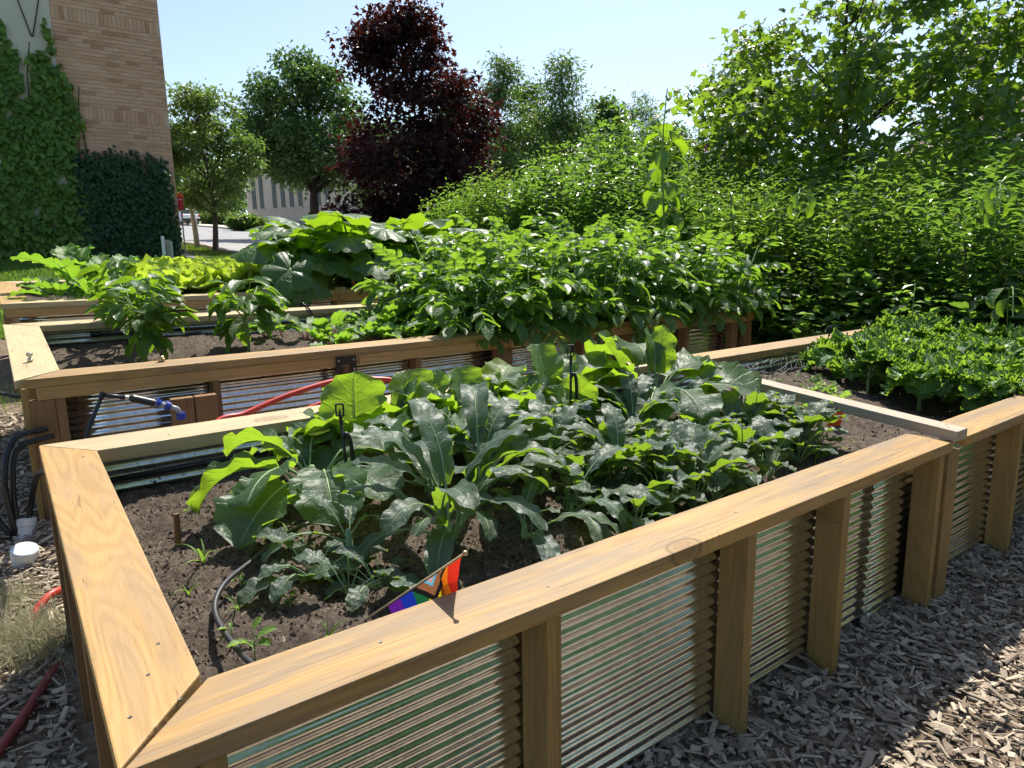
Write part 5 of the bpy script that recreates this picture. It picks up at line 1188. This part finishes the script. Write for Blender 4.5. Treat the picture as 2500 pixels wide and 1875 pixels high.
# ---------------------------------------------------------------- wood chips, grass
def chips(n, xr, yr, seed, size=1.0, keep=None):
    r = np.random.default_rng(seed); x = r.uniform(*xr, n); y = r.uniform(*yr, n)
    if keep is not None: k = keep(x, y); x, y = x[k], y[k]
    n = len(x)
    l = size*(.010+.058*r.random(n)**1.6)*r.uniform(.7, 1.2, n); w = np.minimum(l*.75, size*(.004+.019*r.random(n)**1.3)); h = size*r.uniform(.002, .006, n)
    base = np.array([(-1, -1, -1), (1, -.8, -1), (.85, 1, -1), (-.9, .9, -1), (-.95, -.8, 1), (1.05, -.5, .8), (.8, .8, 1), (-1.1, .75, .9)])*.5
    bf = np.array([(0, 3, 2, 1), (4, 5, 6, 7), (0, 1, 5, 4), (1, 2, 6, 5), (2, 3, 7, 6), (3, 0, 4, 7)])
    B = base[None]*np.stack([l, w, h], 1)[:, None, :]*r.uniform(.7, 1.3, (n, 8, 3))
    a, t1, t2 = r.uniform(0, 6.28, n), r.normal(0, .22, n), r.normal(0, .3, n)
    def rot(P, i, j, ang):
        c, s = np.cos(ang)[:, None], np.sin(ang)[:, None]; Q = P.copy(); Q[:, :, i] = P[:, :, i]*c-P[:, :, j]*s; Q[:, :, j] = P[:, :, i]*s+P[:, :, j]*c; return Q
    B = rot(rot(rot(B, 1, 2, t2), 0, 2, t1), 0, 1, a)
    lift = .004+r.random(n)*.022
    V = (B+np.stack([x, y, T(y)+lift], 1)[:, None, :]).reshape(-1, 3)
    F = (bf[None]+(np.arange(n)*8)[:, None, None]).reshape(-1, 4)
    c = np.repeat(r.random(n), 8); return V, F, np.stack([c, c, c], 1)
outside = lambda x, y: ~(((x > -.02) & (x < 5.3) & (y > .09) & (y < 1.46)) | ((x > .0) & (x < 5.1) & (y > 2.58) & (y < 3.95)) | ((x > 0) & (x < 5.1) & (y > 5.05) & (y < 6.4)))
V, F, c = chips(30000, (.6, 5.2), (-1.7, .10), 801, 1.0); tag(obj('mulch_chips', mesh('mulch_chips', V, F, M['chip'], col=c)), 'loose grey-brown wood chips on the path in front of the beds', 'wood chips', kind='stuff')
V, F, c = chips(17000, (-1.3, .05), (.2, 4.4), 802, .9, outside); tag(obj('mulch_chips', mesh('mulch_chips', V, F, M['chip'], col=c)), 'loose wood chips on the path along the left ends of the beds', 'wood chips', kind='stuff')
V, F, c = chips(7000, (-1.3, 6), (1.5, 2.55), 803, 1.1); tag(obj('mulch_chips', mesh('mulch_chips', V, F, M['chip'], col=c)), 'wood chips in the gap between the first two beds', 'wood chips', kind='stuff')
# thin twigs and straw among the chips
tw = MB(); rt = random.Random(15)
for i in range(260):
    if i % 3: x, y = rt.uniform(.8, 4.6), rt.uniform(-1.3, .05)
    else: x, y = rt.uniform(-1.0, -.02), rt.uniform(.5, 3.6)
    a, l, q = rt.uniform(0, 6.28), rt.uniform(.03, .11), rt.uniform(-.02, .02); z = Tf(y)+rt.uniform(.018, .032)
    tw.tube([(x, y, z), (x+l*.5*math.cos(a)-q*math.sin(a), y+l*.5*math.sin(a)+q*math.cos(a), z+rt.uniform(0, .008)), (x+l*math.cos(a), y+l*math.sin(a), z-.004)], [.0012, .001, .0006], 4)
tag(tw.build('twig_litter', M['drytwig']), 'thin dry twigs and straw scattered over the wood chips', 'twigs', kind='stuff')
# larger chips that can be told apart
r_ = np.random.default_rng(805)
cm = []
for i in range(8):
    V, F, c = chips(1, (0, .001), (0, .001), 820+i, 1.0)
    V = np.array(V); V -= V.mean(0); V *= .055/(V[:, 0].max()-V[:, 0].min()+V[:, 1].max()-V[:, 1].min()); cm.append(mesh('wood_chip', V, F, M['chip'], col=c))
path = bpy.data.objects['mulch_path']
for i in range(240):
    x = r_.uniform(1.0, 3.6); y = r_.uniform(-.95, .06)
    obj('wood_chip', cm[i % 8], path, (x, y, Tf(y)+r_.uniform(.018, .03)), (r_.normal(0, .2), r_.normal(0, .2), r_.uniform(0, 6.28)), r_.uniform(.6, 1.25))

def grass(name, label, n, fx, size, mat, seed, w=.006, lean=.35, kind='stuff'):
    r = np.random.default_rng(seed); x, y = fx(r, n); n = len(x)
    a = r.uniform(0, 6.28, n); h = size*r.uniform(.5, 1.2, n); le = lean*h*r.normal(0, 1, n)
    b = r.uniform(0, 6.28, n); cx, cy = np.cos(b)*le, np.sin(b)*le; z = T(y)
    P0 = np.stack([x-np.cos(a)*w/2, y-np.sin(a)*w/2, z-.005], 1); P1 = np.stack([x+np.cos(a)*w/2, y+np.sin(a)*w/2, z-.005], 1)
    P2 = np.stack([x+cx*.4+np.cos(a)*w*.4, y+cy*.4+np.sin(a)*w*.4, z+h*.6], 1); P3 = np.stack([x+cx*.4-np.cos(a)*w*.4, y+cy*.4-np.sin(a)*w*.4, z+h*.6], 1)
    P4 = np.stack([x+cx, y+cy, z+h], 1)
    V = np.stack([P0, P1, P2, P3, P4], 1).reshape(-1, 3); k = np.arange(n)*5
    F = np.concatenate([np.stack([k, k+1, k+2], 1), np.stack([k, k+2, k+3], 1), np.stack([k+3, k+2, k+4], 1)])
    c = np.repeat(r.random((n, 3)), 5, 0)
    return tag(obj(name, mesh(name, V, F, mat, col=c)), label, 'grass', kind=kind)
grass('lawn_grass', 'mown green grass between the farthest bed and the building', 38000, lambda r, n: (r.uniform(-1.5, 3.6, n), 7.2+9.7*r.random(n)**1.1), .055, M['grass'], 830, .016)
grass('lawn_grass', 'grass on the verge beside the street', 9000, lambda r, n: (r.uniform(3.9, 4.95, n), r.uniform(14.5, 24, n)), .07, M['grass'], 831, .016)
def clump(cx, cy, s): return lambda r, n: (cx+r.normal(0, s, n), cy+r.normal(0, s*1.3, n))
grass('dry_grass', 'pale dry grass tuft beside the red hose at lower left', 1500, clump(-.10, 1.52, .065), .09, M['drygrass'], 832, .0022, .9)
grass('dry_grass', 'small dry grass tuft in front of the white pipes', 500, clump(-.13, 1.82, .04), .07, M['drygrass'], 833, .0022, .9)
grass('dry_grass', 'green and dry grass at the left end of the middle bed', 900, clump(-.42, 4.4, .18), .16, M['grass'], 834, .004, .5)

# ---------------------------------------------------------------- irrigation, hoses, flag, labels
def text_mesh(s, size, mat, name='lettering'):
    cu = bpy.data.curves.new('t', 'FONT'); cu.body = s; cu.size = size; cu.resolution_u = 2
    o = bpy.data.objects.new('t', cu); COL.objects.link(o); dg = bpy.context.evaluated_depsgraph_get()
    me = bpy.data.meshes.new_from_object(o.evaluated_get(dg)); bpy.data.objects.remove(o); me.name = name; me.materials.clear(); me.materials.append(mat); return me
# mill stamps on two posts of the front beds (posts' left faces look towards -x)
def stamp(lines, x, y, z, size, parent, face):
    for i, s in enumerate(lines):
        m = text_mesh(s, size, M['ink'])
        rot = (math.pi/2, 0, -math.pi/2) if face == 'left' else (math.pi/2, 0, 0)
        obj('stamp_lettering', m, parent, (x, y, z-i*size*1.15), rot)
stamp(['SPIB. No.2', 'KD19 HT 0497'], 1.895-.0012, .083, .515, .0125, b1, 'left')
stamp(['S.P.I.B', 'No.2 KD'], 2.622, .001-.0012, .47, .014, b1, 'front')

def sprinkler(x, y, lab, lean=(0, 0), h=.34, loop=True, labelrot=0, text=None, blue=False):
    t = thing('sprinkler_stake', lab, 'sprinkler', (x, y, zsoil(y)))
    lx, ly = lean
    P = lambda f: (lx*f, ly*f, h*f)
    MB().tube([P(-.1), P(.5), P(.82)], [.0055, .005, .004], 8).build('stake', M['black'], t, smooth=True)
    MB().tube(curve_pts([(lx*.30+.016, ly*.3-.012, h*.05), (lx*.5+.018, ly*.5-.013, h*.45), (lx*.70+.017, ly*.7-.012, h*.66), (lx*.74+.008, ly*.74-.006, h*.72), P(.68)], 20), .0065, 8).build('riser', M['black'], t, smooth=True)
    hd = MB(); w = .011; z0_, z1_ = h*.88, h*.98
    hd.tube([P(.80), P(.885)], .0055, 8)
    ox, oy = lx*.93, ly*.93
    for (a, b) in (((-w, z0_), (w, z0_)), ((-w, z1_), (w, z1_)), ((-w, z0_), (-w, z1_)), ((w, z0_), (w, z1_))):
        hd.tube([(ox+a[0]*.8, oy-a[0]*.6, a[1]), (ox+b[0]*.8, oy-b[0]*.6, b[1])], .0028, 6)
    hd.tube([(ox, oy, z0_), (ox, oy, z0_+(z1_-z0_)*.6)], [.004, .002], 6)
    hd.build('head', M['black'], t)
    if blue: MB().lathe([(.004, 0), (.006, .004), (.004, .009)], 8, c=(ox, oy, z1_+.003)).build('cap', M['blue'], t)
    if text is not None:
        lb = MB().box(0, .052, -.0006, .0006, -.008, .008).build('label_tag', M['label'], t, loc=(lx*.45+.016, ly*.45-.021, h*.42), rot=(0, .14, -.62+labelrot))
        b = MB(); xx = .026
        rr = random.Random(4)
        while xx < .048: wd = rr.choice((.0007, .0012, .0018)); b.box(xx, xx+wd, -.0011, -.0008, -.0055, .0045); xx += wd+rr.choice((.0007, .0012))
        b.build('barcode', M['black'], lb); obj('lettering', text_mesh(text, .0085, M['black']), lb, (.002, -.0009, .000), (math.pi/2, 0, 0))
    return t
sprinkler(.73, .90, 'black sprinkler stake with barcode tag beside the big left collard', (-.02, .0), .34, text='1/2 in')
sprinkler(1.66, .96, 'black sprinkler stake with white barcode tag in the middle of the nearest bed', (.0, .0), .42, text='1/2 in')
sprinkler(1.80, 3.83, 'black sprinkler leaning over the young beets', (-.12, .06), .26)
sprinkler(3.92, 1.26, 'black sprinkler with blue tip leaning right behind the curly kale', (.10, -.03), .26, text='', blue=True)
# drip hose in the bare soil
def zs(y, d=.0): return zsoil(y)+d
t = thing('drip_hose', 'black drip hose curving over bare soil to the front board', 'hose', (0, 0, 0))
pts = curve_pts([(.285, .155, zs(.15, .10)), (.26, .26, zs(.26, .045)), (.245, .40, zs(.40, .03)), (.245, .52, zs(.52, .035)), (.285, .60, zs(.6, .045)), (.37, .69, zs(.69, .035)), (.50, .80, zs(.8, .03)), (.64, .87, zs(.87, .02)), (.74, .90, zs(.9, .01))], 56)
MB().tube(pts, .0062, 9).build('hose', M['dripline'], t, smooth=True)
t = thing('drip_pipe', 'black pipe lying along the back wall of the nearest bed', 'pipe', (0, 0, 0))
MB().tube([(.16, D1-.125, zs(D1, .03)), (.6, D1-.13, zs(D1, .035)), (2.5, D1-.13, zs(D1, .03))], .009, 9).build('pipe', M['black'], t, smooth=True)
for x in (.45, .9, 1.5): MB().lathe([(.011, -.012), (.011, .012)], 10, c=(x, D1-.129, zs(D1, .034)), rot=Matrix.Rotation(math.pi/2, 3, 'Y')).build('joint', M['dripline'], t)
t = thing('drip_pipe', 'black pipe along the back wall of the middle bed', 'pipe', (0, 0, 0))
MB().tube([(.4, Y2+D2-.13, zsoil(Y2+D2, .13)+.045), (2.5, Y2+D2-.13, zsoil(Y2+D2, .13)+.03)], .009, 9).build('pipe', M['black'], t, smooth=True)
MB().lathe([(.014, -.03), (.014, .03)], 10, c=(.42, Y2+D2-.13, zsoil(Y2+D2, .13)+.045), rot=Matrix.Rotation(math.pi/2, 3, 'Y')).build('joint', M['black'], t)
# pegs
t = thing('wooden_peg', 'short wooden peg stuck in the soil of the nearest bed', 'peg', (.275, 1.04, zs(1.04))); MB().box(-.007, .007, -.004, .004, -.05, .05).build('peg', M['brownZ'], t, rot=(0, .04, .3))
t = thing('wooden_stake', 'pale wooden marker stake at the edge of the potatoes', 'stake', (2.56, 4.10, zsoil(4.1, .13))); MB().add([(-.02, -.006, -.05), (.02, -.006, -.05), (.02, .006, -.05), (-.02, .006, -.05), (-.02, -.006, .18), (.02, -.006, .18), (.02, .006, .18), (-.02, .006, .18), (0, -.006, .20), (0, .006, .20)], [(0, 1, 5, 8, 4), (3, 7, 9, 6, 2), (1, 2, 6, 5), (3, 0, 4, 7), (4, 8, 9, 7), (8, 5, 6, 9), (3, 2, 1, 0)]).build('stake', M['oliveZ'], t, rot=(0, -.03, -.4))
t = thing('plant_tag', 'orange plastic plant tag under the crossbar board', 'tag', (2.98, .62, zs(.62))); MB().box(-.03, .03, -.001, .001, -.03, .10).build('tag', M['orange'], t, rot=(.1, .2, -.5))
# fittings on the middle bed's boards
def fitting(x, y, lab, k):
    t = thing('hose_fitting', lab, 'fitting', (x, y, HB+S*y+.0015))
    if k == 0:
        MB().lathe([(.009, 0), (.0125, .003), (.0125, .012), (.007, .015), (.006, .021), (.007, .024), (.0125, .027), (.013, .037), (.010, .041), (.004, .041)], 16).build('body', M['steel'], t, smooth=False)
    else:
        MB().lathe([(.013, 0), (.0145, .002), (.0145, .014), (.012, .016), (.0125, .017), (.0125, .023), (.008, .026)], 16).build('body', M['brass'], t); MB().lathe([(.006, .0), (.0055, .02), (.003, .026)], 10, c=(0, 0, .026)).build('nozzle', M['black'], t)
fitting(.045, 2.86, 'small metal hose fitting on the left cap board of the middle bed', 0); fitting(.545, 2.60, 'brass hose fitting with black nozzle on the front cap board', 1)
# black steel bracket on the middle bed
t = thing('steel_bracket', 'black steel mounting plate screwed to the front of the middle bed', 'bracket', (1.355, Y2-.006, Tf(Y2)))
bk = MB(); bk.box(0, .032, -.004, 0, HB-.28, HB-.04); bk.box(.082, .115, -.004, 0, HB-.28, HB-.04); bk.box(.0322, .0818, -.004, 0, HB-.085, HB-.04); bk.box(.0322, .0818, -.004, 0, HB-.28, HB-.24)
bk.build('plate', M['black'], t)
for x, z in ((.015, HB-.06), (.10, HB-.06), (.10, HB-.11), (.015, HB-.2)): MB().lathe([(.005, 0), (.005, .002), (.002, .003)], 8, c=(x, -.004, z), rot=Matrix.Rotation(math.pi/2, 3, 'X')).build('bolt', M['steel'], t)
# valve and pipe with blue unions, in front of the middle bed
t = thing('hose_valve_pipe', 'bent black pipe with grey and blue valve in front of the middle bed', 'pipe', (0, 0, 0))
gy = 2.30; cz = HB+S*gy
q = lambda x, h, y=gy: (x, y, cz+h)
MB().tube([q(.12, -.48, 2.2), q(.185, -.20, 2.28), q(.255, -.055)], .0085, 9).build('riser', M['black'], t, smooth=True)
MB().lathe([(.012, -.014), (.012, .014)], 10, c=q(.258, -.052), rot=Matrix.Rotation(.6, 3, 'Y')).build('elbow', M['black'], t)
MB().tube([q(.258, -.052), q(.345, -.075)], .0095, 9).build('pipe', M['black'], t, smooth=True)
MB().tube([q(.338, -.0735), q(.352, -.077)], .0115, 10).build('clamp', M['steel'], t)
MB().tube([q(.352, -.077), q(.36, -.079), q(.365, -.080), q(.445, -.112), q(.45, -.114)], [.010, .013, .0165, .0165, .011], 12).build('coupling', M['black'], t)
MB().tube([q(.448, -.113), q(.50, -.136)], [.013, .013], 10).build('valve', M['greyp'], t, smooth=True)
MB().tube([q(.455, -.105), q(.468, -.121)], .017, 10).build('union', M['blue'], t); MB().tube([q(.488, -.128), q(.508, -.137)], [.019, .018], 12).build('union', M['blue'], t)
MB().tube([q(.505, -.137), q(.535, -.152), q(.545, -.175)], .012, 10).build('valve', M['greyp'], t, smooth=True); MB().tube([q(.546, -.172), q(.548, -.20)], [.02, .018], 12).build('union', M['blue'], t)
# offcut block against the middle bed
t = thing('timber_block', 'two reddish timber offcuts leaning on the middle bed behind the valve', 'timber', (0, 0, 0))
for x in (.53, .632): pbox('offcut', x, x+.096, 2.40, 2.438, .14, HB-.135+.0, M['brownZ'], t)
# red hose arching between the beds
t = thing('red_hose', 'thick red hose arching in the gap between the first two beds', 'hose', (0, 0, 0))
M['redprint'] = simple('hose_print', (.08, .02, .015), .6)
def arc(pts, r, nm='hose', m='red'): return MB().tube(curve_pts(pts, 48), r, 12).build(nm, M[m], t, smooth=True)
arc([(.35, 2.02, HB-.52), (.62, 2.16, HB-.24+S*2.2), (.80, 2.20, HB-.185+S*2.2), (1.02, 2.22, HB-.128+S*2.2), (1.26, 2.22, HB-.09+S*2.2), (1.42, 2.20, HB-.10+S*2.2), (1.60, 2.16, HB-.175+S*2.2), (1.82, 2.12, HB-.40)], .0135)
arc([(.75, 2.15, HB-.52), (.95, 2.26, HB-.30+S*2.3), (1.1, 2.28, HB-.235+S*2.3), (1.3, 2.28, HB-.205+S*2.3), (1.5, 2.26, HB-.26+S*2.3), (1.75, 2.22, HB-.5)], .012)
m = text_mesh('PEX 1 IN', .022, M['redprint'])
obj('printed_lettering', m, t, (.90, 2.2018, HB-.165+S*2.2), (math.pi/2, -.26, .05))
# red hoses on the ground at lower left
t = thing('red_hose', 'red hose end lying on the chips beside the left wall', 'hose', (0, 0, 0)); arc([(.03, 1.78, Tf(1.75)+.04), (-.02, 1.73, Tf(1.73)+.055), (-.07, 1.68, Tf(1.68)+.03), (-.10, 1.62, Tf(1.62)-.01)], .0125)
t = thing('red_hose', 'red hose darkened to a shade tone, running along the ground at the lower left corner', 'hose', (0, 0, 0)); arc([(-.32, .75, Tf(.75)+.02), (-.20, 1.0, Tf(1.0)+.022), (-.12, 1.16, Tf(1.16)+.022), (-.06, 1.30, Tf(1.3)+.018), (-.02, 1.40, Tf(1.4)-.01)], .0135, 'hose', 'shadered')
# white pipes with black tubing
def pvc(x, y, lab, tilt, cap=False):
    t = thing('white_pipe_stub', lab, 'pipe', (x, y, Tf(y)), 0)
    b = MB(); k = 20
    prof = [(.050, -.10), (.050, .055), (.0565, .057), (.0575, .095), (.0535, .096), (.052, .06), (.046, .058), (.044, -.05)]
    n = len(prof); V = [(r*math.cos(2*math.pi*j/k), r*math.sin(2*math.pi*j/k), z) for r, z in prof for j in range(k)]
    b.add(V, [(i*k+j, i*k+(j+1) % k, (i+1)*k+(j+1) % k, (i+1)*k+j) for i in range(n-1) for j in range(k)]+[tuple(range((n-1)*k, n*k))])
    if cap: b.lathe([(.0, .0955), (.0570, .0958), (.0575, .0962), (.053, .102), (.0, .103)], 20)
    b.build('pipe', M['white'], t, smooth=False, rot=tilt, sc=.8); return t
pvc(-.085, 2.12, 'white capped plastic pipe stub nearer the viewer at left', (.30, .12, 0), True); pvc(-.075, 2.40, 'white plastic pipe stub with black tubes going into it', (-.25, .1, 0))
for i, (c, lab) in enumerate([([(-.10, 2.38, Tf(2.4)+.02), (-.11, 2.38, Tf(2.4)+.25), (-.06, 2.44, Tf(2.44)+.40), (.06, 2.47, Tf(2.47)+.42)], 'black tube curving from the white pipe to the bed, outer loop'), ([(-.09, 2.39, Tf(2.4)+.02), (-.085, 2.40, Tf(2.4)+.22), (-.05, 2.44, Tf(2.44)+.36), (.08, 2.46, Tf(2.46)+.39)], 'black tube curving from the white pipe to the bed, inner loop'), ([(-.06, 2.40, Tf(2.4)+.02), (-.03, 2.38, Tf(2.4)+.16), (.0, 2.2, Tf(2.2)+.32), (.04, 1.9, Tf(1.9)+.42)], 'straight black tube running from the white pipe under the cap board'), ([(-.115, 2.38, Tf(2.4)+.02), (-.20, 2.42, Tf(2.4)+.18), (-.34, 2.5, Tf(2.5)+.28), (-.55, 2.6, Tf(2.6)+.3)], 'black tube leaving the picture at the left edge')]):
    t = thing('black_tube', lab, 'tube', (0, 0, 0)); MB().tube(curve_pts(c, 24), .0115, 9).build('tube', M['black'], t, smooth=True)
t = thing('black_tube', 'thin black tube with steel clip entering the middle bed at far left', 'tube', (0, 0, 0)); MB().tube([(-.20, 2.75, HB+.17), (-.03, 2.62, HB+.115), (.01, 2.60, HB+.11)], .008, 8).build('tube', M['black'], t); MB().tube([(-.13, 2.70, HB+.149), (-.10, 2.68, HB+.139)], .0092, 8).build('clip', M['steel'], t)
# soil net: thin dark wire net standing over the soil of the right-hand bed
t = thing('wire_mesh', 'crumpled thin black wire net on the soil behind the crossbar board', 'net', (0, 0, 0))
nb = MB(); rr = random.Random(9); nxn, nyn = 34, 12
gp = [[(2.80+1.7*i/nxn+rr.uniform(-.01, .01), 1.02+.36*j/nyn+rr.uniform(-.01, .01)) for j in range(nyn+1)] for i in range(nxn+1)]
gz_ = [[zs(gp[i][j][1], .012+.03*math.sin(i*.7+j)*math.sin(j*.9)+.10*(j/nyn)**1.5+rr.uniform(-.008, .008)) for j in range(nyn+1)] for i in range(nxn+1)]
for i in range(nxn+1):
    for j in range(nyn+1):
        for (i2, j2) in ((i+1, j), (i, j+1), (i+1, j+1)):
            if i2 <= nxn and j2 <= nyn and rr.random() < .85: nb.tube([(*gp[i][j], gz_[i][j]), (*gp[i2][j2], gz_[i2][j2])], .0009, 3, caps=False)
nb.build('net', M['black'], t)

# pride flag on a short stick
t = thing('pride_flag', 'small rainbow progress flag on a stick leaning over the front board', 'flag', (.50, .36, zs(.36)))
org = Vector((.50, .36, zs(.36))); tip = Vector((.617, .096, HB+.108))-org; base = Vector((-.012, .03, -.03)); dv = (tip-base).normalized()
MB().tube([base, tip], .0024, 8).build('stick', M['paleZ'], t, smooth=True)
MB().lathe([(.001, -.0055), (.0045, -.004), (.0058, 0), (.0045, .004), (.001, .0055)], 12, c=tip+dv*.004).build('finial', M['brass'], t, smooth=True)
SL = .25; top = tip-dv*.004                      # hoist length along the stick
# the cloth hangs from the stick, folded and drooping down left of it
cols = {'red': (.62, .03, .015), 'orange': (.75, .19, .01), 'yellow': (.78, .62, .02), 'green': (.01, .15, .05), 'blue': (.012, .04, .42), 'violet': (.13, .015, .30), 'black': (.015, .013, .014), 'brown': (.36, .14, .06), 'cyan': (.12, .55, .72), 'pink': (.75, .36, .42), 'white': (.75, .75, .75)}
fm = {}
for k_, c_ in cols.items():
    g = G('flag_'+k_); p = g.pbsdf(c=c_, r=.7, spec=.25, n=g.bump(g.noise(g.coord(), 900, 2), .2, .0005)); fm[k_] = g.done(g.n('MixShader', {0: .35, 1: p, 2: g.n('BsdfTranslucent', {0: tuple(c_)+(1,)}).outputs[0]}).outputs[0])
names = list(cols); NU, NV = 96, 84
FL = .15
def cloth(u, v):
    """u 0..1 along the fly, v 0..1 from the hoist's lower end to its top"""
    p = base+(top-base)*(1-(1-v)*SL/(top-base).length)
    dn = Vector((.16, -.16, -1)).normalized(); a = u*FL
    q = p+dn*a+Vector((.8, -.6, 0))*(.012*math.sin(u*5.5+v*5)*u+.018*u*(1-u))+Vector((.3, .5, 0))*(.006*math.sin(v*16)*u)
    w = q+org; p0 = p+org
    if p0.y < .152:      # the cloth slips down behind the board's inner edge
        drop = max(1e-4, p0.z-HB-.02); k = min(1, (p0.z-w.z)/drop); q.y = p.y+(.156-p0.y)*k+.004*math.sin(v*9)
    return q
V = []; F = []; mi = []
for i in range(NU+1):
    for j in range(NV+1): V.append(cloth(i/NU, j/NV))
stripes = ['violet', 'blue', 'green', 'yellow', 'orange', 'red']
for i in range(NU):
    for j in range(NV):
        u, v = (i+.5)/NU, (j+.5)/NV; ch = u*1.25+abs(v-.58)*1.7      # chevron coordinate
        nm = stripes[min(5, int(v*6))]
        for lim, cn in ((.46, 'black'), (.34, 'brown'), (.17, 'cyan'), (.11, 'pink'), (.05, 'white')):
            if ch < lim: nm = cn
        F.append((i*(NV+1)+j, (i+1)*(NV+1)+j, (i+1)*(NV+1)+j+1, i*(NV+1)+j+1)); mi.append(names.index(nm))
obj('cloth', mesh('cloth', V, F, [fm[n_] for n_ in names], smooth=True, mi=mi), t)
